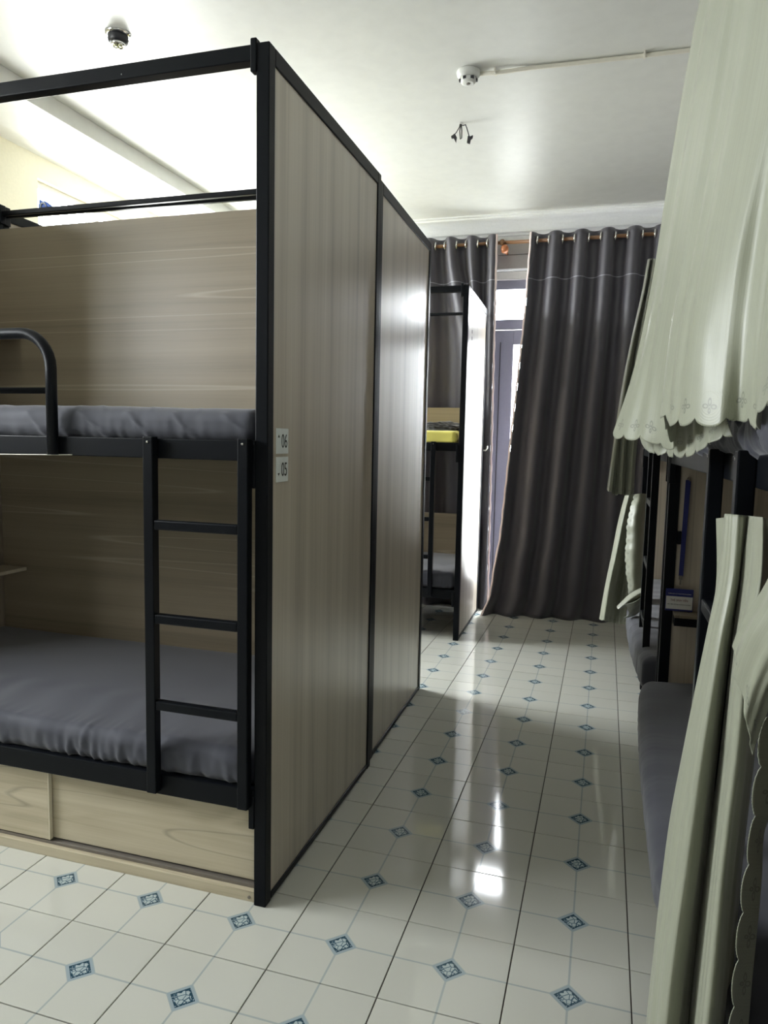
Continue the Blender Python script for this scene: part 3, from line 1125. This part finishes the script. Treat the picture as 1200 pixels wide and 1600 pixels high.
mt = frame_matrix((0.319, YH - 0.0280, 0.766), (1, 0, 0), (0, 0, 1))
lettering('lettering', 'HỌC VIỆN CÁC BẠN PHÒNG 05 AN NINH', 0.0054, M['blackprint'], ln, mt, xscale=0.80)
mt = frame_matrix((0.319, YH - 0.0268, 0.807), (1, 0, 0), (0, 0, 1))
lettering('lettering', 'TRƯỜNG ĐẠI HỌC THÀNH PHỐ HỒ CHÍ MINH', 0.0048, M['whiteprint'], ln, mt, xscale=0.80)
MB().tube([(0.327, YH + 0.02, 1.243), (0.327, YH - 0.010, 1.243), (0.327, YH - 0.012, 1.250)], 0.003, 8).build('nail', M['track'], ln)
# shelf beneath the card and the black bracket carrying it
sh = MB().box((0.300, 1.120, 0.728), (0.86, 1.213, 0.738)).build('shelf', M['back_y'], r1, bevel=0.001)
MB().box((0.302, 1.150, 0.690), (0.86, 1.205, 0.7215)).build('shelf_bracket', M['steel'], r1, bevel=0.002)
MB().box((0.300, 1.195, 0.995), (0.314, 1.212, 1.045)).build('hook_plate', M['steel'], r1, bevel=0.002)

# ------------------------------------------------------------------ curtain surfaces
CURTAIN = {
'upper_near': [[(0.215,-0.1,2.37),(0.1625,-0.1004,2.257),(0.1445,-0.0921,2.1343),(0.1311,-0.0822,2.0108),(0.1185,-0.0739,1.887),(0.1066,-0.0542,1.7647),(0.09,-0.0419,1.6418),(0.0701,-0.0322,1.5192),(0.0387,-0.02,1.3992)],[(0.205,-0.14,2.37),(0.176,-0.15,2.25),(0.1604,-0.1471,2.1271),(0.1482,-0.1411,2.0039),(0.1361,-0.1338,1.8807),(0.1226,-0.1241,1.7578),(0.1078,-0.1106,1.6354),(0.0904,-0.0959,1.5136),(0.0661,-0.08,1.393)],[(0.235,-0.22,2.37),(0.1998,-0.2214,2.2509),(0.1764,-0.2183,2.129),(0.1602,-0.213,2.0059),(0.1459,-0.206,1.8827),(0.1322,-0.1949,1.7598),(0.1202,-0.1762,1.6376),(0.1092,-0.1563,1.5154),(0.0997,-0.14,1.3927)],[(0.235,-0.3,2.37),(0.215,-0.3,2.2448),(0.1986,-0.3001,2.119),(0.1869,-0.3019,1.9927),(0.177,-0.3029,1.8663),(0.1679,-0.2972,1.74),(0.1608,-0.2791,1.6147),(0.1544,-0.2487,1.4918),(0.1477,-0.2,1.375)],[(0.22,-0.34,2.37),(0.2038,-0.34,2.2529),(0.1882,-0.34,2.1358),(0.175,-0.34,2.0184),(0.1633,-0.34,1.9008),(0.15,-0.34,1.7834),(0.1369,-0.34,1.6659),(0.1246,-0.34,1.5484),(0.1182,-0.34,1.4309)],[(0.205,-0.38,2.37),(0.2027,-0.3787,2.2501),(0.1978,-0.3791,2.1303),(0.1873,-0.3827,2.0109),(0.1737,-0.388,1.8919),(0.1592,-0.3943,1.773),(0.1448,-0.4022,1.6542),(0.1305,-0.4175,1.5362),(0.1255,-0.42,1.4166)],[(0.215,-0.46,2.37),(0.2176,-0.4589,2.2501),(0.2185,-0.4586,2.1302),(0.2137,-0.4609,2.0105),(0.2019,-0.4661,1.8913),(0.1874,-0.4726,1.7725),(0.1731,-0.4806,1.6537),(0.1614,-0.4959,1.5354),(0.1567,-0.5,1.416)],[(0.225,-0.52,2.37),(0.231,-0.52,2.25),(0.2359,-0.52,2.13),(0.2361,-0.52,2.0098),(0.2264,-0.5197,1.8901),(0.211,-0.5193,1.771),(0.1957,-0.52,1.6518),(0.1886,-0.5268,1.5322),(0.1854,-0.54,1.4128)],[(0.245,-0.56,2.37),(0.2475,-0.5609,2.2512),(0.2495,-0.5615,2.1323),(0.2496,-0.5607,2.0135),(0.2445,-0.5561,1.8949),(0.2346,-0.5478,1.7767),(0.2237,-0.5405,1.6586),(0.2155,-0.5461,1.5403),(0.2137,-0.54,1.4226)],[(0.215,-0.62,2.37),(0.2294,-0.6268,2.2494),(0.2436,-0.6335,2.1288),(0.2552,-0.6386,2.0079),(0.259,-0.6391,1.8864),(0.2499,-0.6316,1.7654),(0.2348,-0.6212,1.6451),(0.2246,-0.6178,1.524),(0.2201,-0.64,1.4051)],[(0.215,-0.7,2.37),(0.2165,-0.7071,2.2525),(0.2181,-0.7139,2.135),(0.2197,-0.7194,2.0175),(0.2219,-0.7215,1.8998),(0.2242,-0.7207,1.7822),(0.2248,-0.72,1.6645),(0.2222,-0.72,1.5468),(0.21,-0.72,1.43)],[(0.23,-0.8,2.37),(0.2315,-0.8062,2.2522),(0.2331,-0.8125,2.1345),(0.2348,-0.819,2.0168),(0.237,-0.8262,1.8991),(0.2396,-0.8339,1.7814),(0.2393,-0.8432,1.6639),(0.2334,-0.8555,1.5467),(0.22,-0.86,1.43)]],
'upper_inner': [[(0.0721,0.1,1.5108),(0.0762,0.0911,1.4759),(0.0813,0.0818,1.4411),(0.0904,0.0713,1.4076),(0.1019,0.06,1.375)],[(0.1168,0.0,1.5029),(0.1196,-0.0097,1.4681),(0.122,-0.0195,1.4333),(0.1236,-0.0296,1.3986),(0.1246,-0.04,1.364)],[(0.1491,-0.1,1.495),(0.1516,-0.1101,1.4612),(0.1537,-0.1202,1.4275),(0.155,-0.1301,1.3936),(0.1559,-0.14,1.3597)],[(0.1786,-0.2,1.4871),(0.1795,-0.2099,1.4561),(0.1801,-0.2198,1.4252),(0.1799,-0.2299,1.3942),(0.1793,-0.24,1.3633)],[(0.2009,-0.28,1.4807),(0.2004,-0.2882,1.4554),(0.1999,-0.2968,1.4303),(0.1997,-0.3074,1.4059),(0.1997,-0.32,1.3825)],[(0.2186,-0.34,1.487),(0.2184,-0.3496,1.465),(0.2185,-0.3594,1.443),(0.2196,-0.3696,1.4213),(0.2212,-0.38,1.3997)]],
'lower_near': [[(0.2186,-0.33,1.2391),(0.2258,-0.33,1.1281),(0.219,-0.3295,1.017),(0.211,-0.3303,0.906),(0.1999,-0.3339,0.7954),(0.1905,-0.3384,0.6846),(0.1856,-0.3435,0.5735),(0.1833,-0.3489,0.4623),(0.1815,-0.3549,0.3512),(0.1781,-0.3631,0.2403),(0.1691,-0.38,0.1307)],[(0.2287,-0.36,1.2448),(0.2276,-0.36,1.1351),(0.2208,-0.359,1.0254),(0.2121,-0.3608,0.9159),(0.2005,-0.3693,0.807),(0.1901,-0.3781,0.6979),(0.1829,-0.385,0.5884),(0.1771,-0.3914,0.4789),(0.1722,-0.3971,0.3692),(0.1684,-0.4012,0.2595),(0.1692,-0.4,0.1496)],[(0.2164,-0.44,1.2571),(0.2129,-0.44,1.1506),(0.1991,-0.44,1.0445),(0.1858,-0.44,0.9383),(0.1729,-0.44,0.8321),(0.1623,-0.44,0.7257),(0.1562,-0.44,0.6188),(0.1512,-0.44,0.512),(0.1462,-0.44,0.4051),(0.1431,-0.44,0.2981),(0.1404,-0.44,0.1912)],[(0.2279,-0.47,1.2594),(0.226,-0.4843,1.1614),(0.2122,-0.5021,1.0648),(0.2021,-0.5129,0.9665),(0.1933,-0.5203,0.8679),(0.1867,-0.5211,0.7688),(0.1805,-0.52,0.6697),(0.1733,-0.52,0.5706),(0.168,-0.52,0.4715),(0.1657,-0.52,0.3722),(0.1635,-0.52,0.2729)],[(0.2373,-0.47,1.2589),(0.2363,-0.4722,1.1574),(0.2259,-0.4804,1.0567),(0.2211,-0.4805,0.9551),(0.2168,-0.48,0.8535),(0.2123,-0.48,0.7519),(0.2076,-0.48,0.6503),(0.2024,-0.48,0.5488),(0.1978,-0.48,0.4472),(0.1943,-0.48,0.3455),(0.1907,-0.48,0.2439)],[(0.2484,-0.46,1.2575),(0.245,-0.4449,1.152),(0.2423,-0.4288,1.0467),(0.239,-0.423,0.9403),(0.2353,-0.4198,0.8337),(0.2306,-0.4195,0.7272),(0.2259,-0.42,0.6206),(0.2219,-0.42,0.5141),(0.2182,-0.42,0.4075),(0.2152,-0.42,0.3009),(0.2115,-0.42,0.1943)],[(0.2412,-0.55,1.2646),(0.2391,-0.5637,1.1706),(0.2288,-0.5697,1.0762),(0.2269,-0.5648,0.9811),(0.2253,-0.5591,0.886),(0.2227,-0.5534,0.7908),(0.2199,-0.5496,0.6957),(0.2169,-0.5495,0.6004),(0.214,-0.55,0.5051),(0.2114,-0.55,0.4098),(0.2082,-0.55,0.3146)],[(0.2403,-0.6,1.2684),(0.2446,-0.6003,1.1765),(0.2369,-0.5998,1.0844),(0.2364,-0.5947,0.9922),(0.2356,-0.5891,0.9),(0.2323,-0.5834,0.8079),(0.2292,-0.5796,0.7156),(0.2274,-0.5795,0.6233),(0.2256,-0.58,0.5309),(0.2232,-0.58,0.4386),(0.2202,-0.58,0.3462)],[(0.2454,-0.6,1.2668),(0.2568,-0.5754,1.1737),(0.2528,-0.5621,1.077),(0.2552,-0.5496,0.9801),(0.2578,-0.5382,0.8831),(0.2567,-0.5269,0.7861),(0.2549,-0.5194,0.6887),(0.2531,-0.5189,0.5911),(0.2513,-0.52,0.4934),(0.2488,-0.52,0.3957),(0.2458,-0.52,0.2981)],[(0.2536,-0.6,1.2664),(0.2758,-0.521,1.1934),(0.2803,-0.4765,1.0927),(0.2834,-0.4511,0.9854),(0.2868,-0.4414,0.8754),(0.2862,-0.4296,0.7655),(0.2841,-0.4202,0.6554),(0.2823,-0.4187,0.545),(0.2803,-0.42,0.4345),(0.2777,-0.42,0.324),(0.2743,-0.42,0.2135)]],
'lower_swag': [[(0.2334,-0.7,1.2743),(0.2387,-0.7008,1.2388),(0.2394,-0.687,1.2057),(0.2332,-0.6698,1.1747),(0.2227,-0.653,1.1447),(0.2137,-0.6366,1.1139),(0.209,-0.62,1.0822)],[(0.2381,-0.72,1.2766),(0.2438,-0.7204,1.2353),(0.244,-0.7137,1.1942),(0.2354,-0.7046,1.1548),(0.2234,-0.6896,1.1179),(0.2174,-0.6702,1.0815),(0.215,-0.65,1.0452)],[(0.2416,-0.76,1.2792),(0.2485,-0.7609,1.2282),(0.249,-0.7491,1.1782),(0.2444,-0.7313,1.1302),(0.2355,-0.7062,1.0862),(0.2295,-0.6811,1.0418),(0.2263,-0.66,0.9949)],[(0.2458,-0.8,1.2834),(0.2581,-0.7812,1.2197),(0.2627,-0.7568,1.1568),(0.2638,-0.725,1.0974),(0.259,-0.6837,1.0441),(0.2523,-0.6489,0.9867),(0.2474,-0.62,0.9257)]],
'lower_edge': [[(0.2925,-0.6,0.9816),(0.2833,-0.6066,0.9828),(0.2742,-0.6133,0.9841),(0.2651,-0.62,0.9853)],[(0.2878,-0.6,0.8651),(0.279,-0.6068,0.8669),(0.2701,-0.6135,0.8686),(0.261,-0.62,0.8702)],[(0.2742,-0.6,0.8037),(0.2693,-0.6069,0.8065),(0.2639,-0.6136,0.8091),(0.2582,-0.62,0.8114)],[(0.2753,-0.6,0.7341),(0.2687,-0.6068,0.7368),(0.262,-0.6135,0.7394),(0.255,-0.62,0.742)],[(0.2748,-0.6,0.6633),(0.2672,-0.6065,0.6659),(0.2598,-0.6132,0.6687),(0.2527,-0.62,0.6716)],[(0.2732,-0.6,0.5809),(0.2656,-0.6065,0.5839),(0.2582,-0.6132,0.587),(0.251,-0.62,0.5903)],[(0.2724,-0.6,0.4975),(0.2647,-0.6065,0.5007),(0.2573,-0.6132,0.5042),(0.2501,-0.62,0.5078)],[(0.2701,-0.6,0.3802),(0.2624,-0.6065,0.3839),(0.2549,-0.6132,0.3878),(0.2476,-0.62,0.392)]],
'upper_far': [[(0.1501,1.5,2.1262),(0.1358,1.5,2.0076),(0.1161,1.5,1.8897),(0.0969,1.5,1.7717),(0.08,1.5,1.6535),(0.0665,1.5,1.5347),(0.0555,1.5,1.4157),(0.0456,1.5,1.2966),(0.0359,1.5,1.1775)],[(0.1582,1.46,2.1188),(0.1444,1.46,2.0003),(0.1261,1.46,1.8823),(0.1087,1.46,1.7642),(0.0936,1.46,1.6458),(0.0807,1.46,1.5271),(0.0699,1.46,1.4082),(0.0619,1.46,1.2891),(0.0569,1.46,1.1699)],[(0.1673,1.5,2.1279),(0.1533,1.5,2.0067),(0.1376,1.5,1.8857),(0.1226,1.5,1.7647),(0.109,1.5,1.6434),(0.0945,1.5,1.5223),(0.0833,1.5,1.4009),(0.0795,1.5,1.279),(0.0735,1.5,1.1571)],[(0.1768,1.44,2.1132),(0.1632,1.44,1.9951),(0.1479,1.44,1.8772),(0.1334,1.44,1.7593),(0.1202,1.44,1.6412),(0.106,1.44,1.5232),(0.0953,1.44,1.4049),(0.0931,1.44,1.2861),(0.0952,1.44,1.1673)],[(0.2031,1.48,2.1213),(0.1943,1.48,2.0007),(0.178,1.48,1.8809),(0.161,1.48,1.7612),(0.1444,1.48,1.6414),(0.1266,1.48,1.5218),(0.1132,1.48,1.4017),(0.1096,1.48,1.2808),(0.1092,1.48,1.1599)],[(0.2379,1.42,2.1053),(0.2247,1.42,1.9878),(0.2094,1.42,1.8705),(0.191,1.42,1.7537),(0.1679,1.42,1.6378),(0.1478,1.42,1.5212),(0.1339,1.42,1.4038),(0.1305,1.42,1.2856),(0.13,1.42,1.1674)],[(0.2742,1.46,2.113),(0.2611,1.46,1.9948),(0.2463,1.46,1.8768),(0.2271,1.46,1.7595),(0.201,1.46,1.6435),(0.174,1.46,1.5278),(0.1523,1.46,1.4109),(0.1452,1.46,1.2923),(0.1436,1.46,1.1734)]],
'lower_far': [[(0.1397,2.5,1.0946),(0.1216,2.5,1.0062),(0.1067,2.5,0.9171),(0.0949,2.5,0.8277),(0.082,2.5,0.7383),(0.0676,2.5,0.6492),(0.0549,2.5,0.5599),(0.0442,2.5,0.4703),(0.0341,2.5,0.3806)],[(0.1567,2.4,1.1018),(0.1413,2.4,1.0145),(0.1279,2.4,0.9268),(0.1163,2.4,0.8389),(0.1034,2.4,0.7512),(0.089,2.4,0.6637),(0.0776,2.4,0.5757),(0.0692,2.4,0.4875),(0.0614,2.4,0.3991)],[(0.1786,2.46,1.0988),(0.1652,2.46,1.0094),(0.1536,2.46,0.9197),(0.1436,2.46,0.8298),(0.1311,2.46,0.7402),(0.1162,2.46,0.651),(0.1057,2.46,0.5611),(0.099,2.46,0.4709),(0.0931,2.46,0.3807)],[(0.2027,2.56,1.0933),(0.1889,2.56,1.0011),(0.177,2.56,0.9086),(0.1665,2.56,0.816),(0.1545,2.56,0.7236),(0.1411,2.56,0.6314),(0.1325,2.56,0.5385),(0.1275,2.56,0.4455),(0.1232,2.56,0.3524)],[(0.2217,2.46,1.1006),(0.2125,2.46,1.0097),(0.2059,2.46,0.9185),(0.2011,2.46,0.8272),(0.1927,2.46,0.7362),(0.1814,2.46,0.6455),(0.1727,2.46,0.5545),(0.1655,2.46,0.4634),(0.1586,2.46,0.3722)],[(0.2513,2.4,1.1058),(0.2472,2.4,1.017),(0.2439,2.4,0.9283),(0.241,2.4,0.8395),(0.2328,2.4,0.7512),(0.2197,2.4,0.6633),(0.2109,2.4,0.5749),(0.205,2.4,0.4863),(0.1997,2.4,0.3977)]],
'lower_far_edge': [[(0.243,2.25,1.1152),(0.2348,2.2351,1.117),(0.2265,2.2202,1.1187),(0.2173,2.2059,1.1201),(0.2039,2.1964,1.1198),(0.1877,2.2,1.1162)],[(0.248,2.25,1.022),(0.2372,2.212,1.0249),(0.2262,2.1739,1.0277),(0.2132,2.1366,1.0304),(0.1859,2.1208,1.0305),(0.1596,2.15,1.0266)],[(0.2552,2.25,0.8882),(0.2421,2.2041,0.8931),(0.2288,2.1582,0.898),(0.2124,2.1133,0.9025),(0.178,2.111,0.9008),(0.1508,2.15,0.8943)],[(0.2624,2.25,0.7536),(0.2484,2.2041,0.7599),(0.2341,2.1582,0.7661),(0.2166,2.1135,0.7719),(0.1817,2.1108,0.7699),(0.1545,2.15,0.7618)],[(0.267,2.25,0.669),(0.2533,2.2119,0.6731),(0.2396,2.1738,0.6771),(0.2238,2.1365,0.6807),(0.1948,2.1204,0.6786),(0.1686,2.15,0.6695)],[(0.2706,2.25,0.6012),(0.2584,2.2192,0.602),(0.246,2.1884,0.6027),(0.2315,2.1587,0.6019),(0.2074,2.1505,0.59),(0.1868,2.17,0.573)]],
'lower_far_swag': [[(0.2581,2.08,0.6696),(0.2261,2.067,0.6547),(0.1945,2.055,0.6382),(0.1656,2.0483,0.6154),(0.1417,2.0482,0.5863),(0.1195,2.05,0.5559)],[(0.2555,2.02,0.6613),(0.2274,2.0109,0.6425),(0.1994,2.0028,0.623),(0.1725,2.0006,0.6009),(0.1496,2.0086,0.5758),(0.1285,2.02,0.5502)],[(0.2591,2.05,0.6234),(0.2378,2.05,0.6085),(0.2165,2.05,0.5936),(0.195,2.05,0.579),(0.1729,2.05,0.5652),(0.1505,2.05,0.5521)],[(0.2554,2.0,0.6428),(0.2365,1.9919,0.6286),(0.2173,1.9844,0.6143),(0.1972,1.98,0.6003),(0.1764,1.987,0.5888),(0.157,2.0,0.5798)],[(0.2589,2.03,0.6081),(0.2407,2.0291,0.5917),(0.2226,2.0285,0.5753),(0.2049,2.0299,0.5585),(0.1895,2.0378,0.5414),(0.1763,2.05,0.5249)],[(0.2637,2.08,0.5654),(0.2463,2.0869,0.5448),(0.2286,2.0936,0.5244),(0.2093,2.0994,0.5052),(0.185,2.1014,0.4921),(0.1581,2.1,0.4852)]],
}



def cr_interp(P, m):
    """Catmull-Rom resampling of the first axis of P to m samples"""
    P = np.asarray(P, float)
    n = P.shape[0]
    t = np.linspace(0, n - 1, m)
    i = np.minimum(t.astype(int), n - 2)
    f = (t - i).reshape((-1,) + (1,) * (P.ndim - 1))
    p0 = P[np.maximum(i - 1, 0)]
    p1 = P[i]
    p2 = P[i + 1]
    p3 = P[np.minimum(i + 2, n - 1)]
    return 0.5 * (2 * p1 + (p2 - p0) * f + (2 * p0 - 5 * p1 + 4 * p2 - p3) * f ** 2 + (3 * p1 - p0 - 3 * p2 + p3) * f ** 3)


def fabric(name, key, nu, nv, mat, scallop_w=0.060, scallop_d=0.017, ripple=0.0, rf=9.0, pleat=0.0, scal=True, parent=None, thick=0.0012, top_hem=False, seed=0.0):
    """cloth through the control columns; the last row ends in scallops"""
    P = np.array(CURTAIN[key])
    P = cr_interp(P, nu)                     # across
    P = cr_interp(P.transpose(1, 0, 2), nv).transpose(1, 0, 2)   # down
    # surface normals for ripples
    du = np.gradient(P, axis=0)
    dv = np.gradient(P, axis=1)
    N = np.cross(du, dv)
    N /= (np.linalg.norm(N, axis=2, keepdims=True) + 1e-9)
    seg = np.linalg.norm(np.diff(P[:, -1], axis=0), axis=1)
    s = np.r_[0, np.cumsum(seg)]
    tv = np.linspace(0, 1, nv)
    if ripple or pleat:
        ss = s[:, None]
        ph = np.array([[noise.noise(Vector((float(a) * 6 + seed, float(t) * 1.4, seed))) for t in tv] for a in s])
        d = ripple * (np.sin(ss * rf * 2 * PI + ph * 4) * 0.6 + np.sin(ss * rf * 3.3 * PI - ph * 5 + 1.0) * 0.35) * (0.35 + 0.65 * tv[None, :])
        if pleat:
            d = d + pleat * np.sin(ss * 2 * PI / 0.016) * np.exp(-(tv[None, :] / 0.07) ** 2)
        P = P + N * d[:, :, None]
    vlen = np.r_[0, np.cumsum(np.linalg.norm(np.diff(P[nu // 2], axis=0), axis=1))]
    L = vlen[-1]
    scount = s / scallop_w
    UV = np.zeros((nu, nv, 2))
    UV[:, :, 0] = scount[:, None]
    UV[:, :, 1] = (L - vlen)[None, :]
    if scal:
        hem = P[:, -1] - P[:, -3]
        hem /= (np.linalg.norm(hem, axis=1, keepdims=True) + 1e-9)
        x = (scount % 1.0) - 0.5
        arc = np.sqrt(np.maximum(0.0, 1 - (x / 0.52) ** 2)) * scallop_d
        arc = arc + 0.0007 * np.sin(scount * 2 * PI * 14)
        for k in (1, 2, 3, 4):
            ext = P[:, nv - 1] + hem * (arc * k / 4.0)[:, None]
            P = np.concatenate([P, ext[:, None]], axis=1)
            uvx = np.stack([scount, -arc * k / 4.0], axis=1)
            UV = np.concatenate([UV, uvx[:, None]], axis=1)
        UV[:, :, 1] += 0.010
    mb = MB().grid(P, UV)
    o = mb.build(name, mat, parent, smooth=True, solid=thick)
    if parent is None:
        c0 = P[:, 0].mean(axis=0)
        setorigin(o, tuple(map(float, c0)))
    return o


cu = fabric('bunk_curtain', 'upper_near', 420, 110, M['satin'], ripple=0.0045, rf=9, seed=1.0)
tag(cu, 'large sage satin curtain with scalloped embroidered hem over the nearest right upper bunk', 'curtain', 'sage satin bunk curtains')
fabric('inner_hem', 'upper_inner', 200, 30, M['satin'], scallop_w=0.055, ripple=0.004, rf=14, parent=cu, seed=2.0)
cl = fabric('bunk_curtain', 'lower_near', 360, 120, M['satin'], ripple=0.0030, rf=14, pleat=0.0, scal=False, seed=3.0)
tag(cl, 'long sage satin curtain gathered at its top hem across the nearest right lower bunk', 'curtain', 'sage satin bunk curtains')
fabric('swag_fold', 'lower_swag', 160, 60, M['satin'], ripple=0.004, rf=12, pleat=0.0025, scal=False, parent=cl, seed=4.0)
fabric('scalloped_edge', 'lower_edge', 260, 14, M['satin'], scallop_w=0.075, scallop_d=0.015, parent=cl, seed=5.0)
cf = fabric('bunk_curtain', 'upper_far', 220, 80, M['satin'], scallop_w=0.045, scallop_d=0.006, ripple=0.004, rf=16, seed=6.0)
tag(cf, 'narrow sage satin curtain with tight folds hanging over the second right upper bunk', 'curtain', 'sage satin bunk curtains')
cg = fabric('bunk_curtain', 'lower_far', 180, 70, M['satin'], scallop_w=0.05, scallop_d=0.008, ripple=0.004, rf=10, seed=7.0)
tag(cg, 'sage satin curtain drawn aside on the second right lower bunk, almost reaching the floor', 'curtain', 'sage satin bunk curtains')
fabric('scalloped_edge', 'lower_far_edge', 260, 20, M['satin'], scallop_w=0.034, scallop_d=0.012, ripple=0.003, parent=cg, seed=8.0)
fabric('swag_fold', 'lower_far_swag', 90, 40, M['satin'], scallop_w=0.05, scallop_d=0.006, ripple=0.003, parent=cg, seed=9.0)


# wires that carry the bunk curtains
def cord(label, a, b, r=0.0022):
    o = MB().tube([a, b], r, 8).build('curtain_wire', M['track'], None, smooth=True)
    setorigin(o, a)
    tag(o, label, 'wire')


cord('thin wire stretched along the top of the nearest right bunk, carrying its upper curtain', (0.222, -0.80, 2.371), (0.240, 1.25, 2.371))
cord('thin wire under the upper rail of the nearest right bunk, carrying its lower curtain', (0.259, -0.80, 1.270), (0.259, -0.40, 1.250), r=0.0015)


# far eyelet drapes
ROD_Y, ROD_Z = 4.10, 2.915
rod = MB().tube([(-1.75, ROD_Y, ROD_Z), (-0.845, ROD_Y, ROD_Z)], 0.0135, 16).tube([(-0.815, ROD_Y, ROD_Z), (1.15, ROD_Y, ROD_Z)], 0.0135, 16)
rod.tube([(-0.85, ROD_Y, ROD_Z), (-0.81, ROD_Y, ROD_Z)], 0.0135, 16)
ro_ = rod.build('curtain_rod', M['rod'], None, smooth=True)
setorigin(ro_, (-0.83, ROD_Y, ROD_Z))
tag(ro_, 'brown wooden curtain rod carrying the dark drapes across the far wall', 'curtain rod')
bk = MB().lathe((-0.805, ROD_Y - 0.004, ROD_Z - 0.045), [(0.010, -0.036), (0.024, -0.030), (0.030, -0.012), (0.030, 0.006), (0.022, 0.020), (0.012, 0.026)], n=28)
bk.build('bracket', M['bracket'], ro_, smooth=True)
MB().lathe((-0.825, ROD_Y - 0.020, ROD_Z), [(0.006, -0.006), (0.020, -0.002), (0.024, 0.008), (0.020, 0.018)], axis='y', n=24).build('bracket_cap', M['rod'], ro_, smooth=True)
MB().tube([(-0.805, ROD_Y, ROD_Z - 0.05), (-0.805, YF, ROD_Z - 0.05)], 0.011, 12).build('bracket_arm', M['bracket'], ro_, smooth=True)
MB().tube([(1.0, ROD_Y, ROD_Z - 0.02), (1.0, YF, ROD_Z - 0.02)], 0.011, 12).build('bracket_arm', M['bracket'], ro_, smooth=True)


def eyelet_drape(label, xt0, xt1, xb_fn, waves, amp, seed, ybias_fn, ring_skip=(), trim_side=0, ztop=2.972, phase0=0.0, hem_fn=None, nv=90):
    nu = waves * 26 + 1
    U = np.linspace(0, 1, nu)
    tv = np.linspace(0, 1, nv)
    P = np.zeros((nu, nv, 3))
    UV = np.zeros((nu, nv, 2))
    for i, u in enumerate(U):
        ph0 = 2 * PI * waves * u + phase0
        for j, t in enumerate(tv):
            z = ztop + (-0.0005 - ztop) * t
            if hem_fn:
                z = max(-0.0005, z + hem_fn(u) * t)
            ph = ph0 + 0.9 * t * noise.noise(Vector((u * 3.5 + seed, t * 1.2, 0.0)))
            a = amp * (1 - 0.12 * t + 0.45 * t * noise.noise(Vector((u * 5.0, t * 1.5, seed))))
            c = math.cos(ph)
            # squared-off folds near the header, softer below
            sgn = math.copysign(abs(c) ** 0.65, c)
            y = ROD_Y - a * (sgn * (1 - t) + c * t)
            y += 0.006 * t * noise.noise(Vector((u * 8, t * 1.5, seed + 3)))
            y += ybias_fn(u, t)
            x = xb_fn(u, t, xt0 + (xt1 - xt0) * u)
            x += 0.012 * t * math.sin(ph0 * 1.0 + 1.2)
            P[i, j] = (x, y, z)
            UV[i, j] = (u * 3, ztop - z)
    o = MB().grid(P, UV).build('window_drape', M['drape'], None, smooth=True, solid=0.002)
    setorigin(o, (float(P[0, 0, 0]), ROD_Y, ztop))
    tag(o, label, 'curtain')
    # eyelet rings where the header crosses the rod
    base_me = None
    for w_ in range(waves * 2):
        u = (0.25 + 0.5 * w_ - phase0 / (2 * PI)) / waves
        if not 0 <= u <= 1:
            continue
        x = xt0 + (xt1 - xt0) * u
        pts = []
        for k in range(24):
            a = 2 * PI * k / 24
            pts.append((x + 0.25 * 0.024 * math.cos(a) * (1 if w_ % 2 else -1), ROD_Y + 0.029 * math.cos(a), ROD_Z + 0.029 * math.sin(a)))
        MB().tube(pts, 0.0065, 8, closed=True).build('eyelet', M['ring'], o, smooth=True)
    if trim_side is not None:
        e = P[0 if trim_side == 0 else -1]
        s = -1 if trim_side == 0 else 1
        strip = np.zeros((3, nv, 3))
        for j in range(nv):
            for k in range(3):
                strip[k, j] = e[j] + np.array([s * 0.007 * k + 0.002 * s * math.sin(j * 1.3), -0.002 + 0.003 * k, 0])
        MB().grid(strip, np.zeros((3, nv, 2))).build('edge_trim', M['trim'], o, smooth=True, solid=0.002)
    return o


def xb_right(u, t, x):
    z = 2.96 * (1 - t)
    zs = [0.0, 0.15, 0.40, 0.62, 0.94, 1.44, 1.87, 2.30, 2.60, 2.96]
    xs = [-0.86, -0.80, -0.775, -0.742, -0.722, -0.690, -0.658, -0.626, -0.612, -0.596]
    left = float(np.interp(z, zs, xs))
    return x + (left + 0.596) * (1 - u) ** 1.4


def yb_right(u, t):
    return -0.17 * (1 - u) ** 2 * t ** 2.5 - 0.02 * t


eyelet_drape('wide charcoal blackout drape with silver eyelets covering the right part of the far door', -0.596, 1.12, xb_right, 9, 0.046, 1.7, yb_right, trim_side=0, phase0=0.4,
             hem_fn=lambda u: 0.0 if u < 0.12 else 0.0)


def xb_left(u, t, x):
    b = math.exp(-((u - 0.62) / 0.16) ** 2)
    tt = min(1, t / 0.36)
    k = tt * tt * (3 - 2 * tt)
    xr = -0.865 + 0.055 * t
    x2 = x + 0.20 * b * k
    return min(x2 + 0.015 * t, xr + 0.02 * (u - 1) * 8)


eyelet_drape('charcoal blackout drape with silver eyelets behind the far left bunk', -1.72, -0.872, xb_left, 5, 0.050, 5.3, lambda u, t: 0.02 * t, trim_side=1, phase0=0.8)

swing([o for o in COL.objects if o.parent is None and o.get('bed3')], *SWING3)
for o in COL.objects:
    if 'bed3' in o:
        del o['bed3']
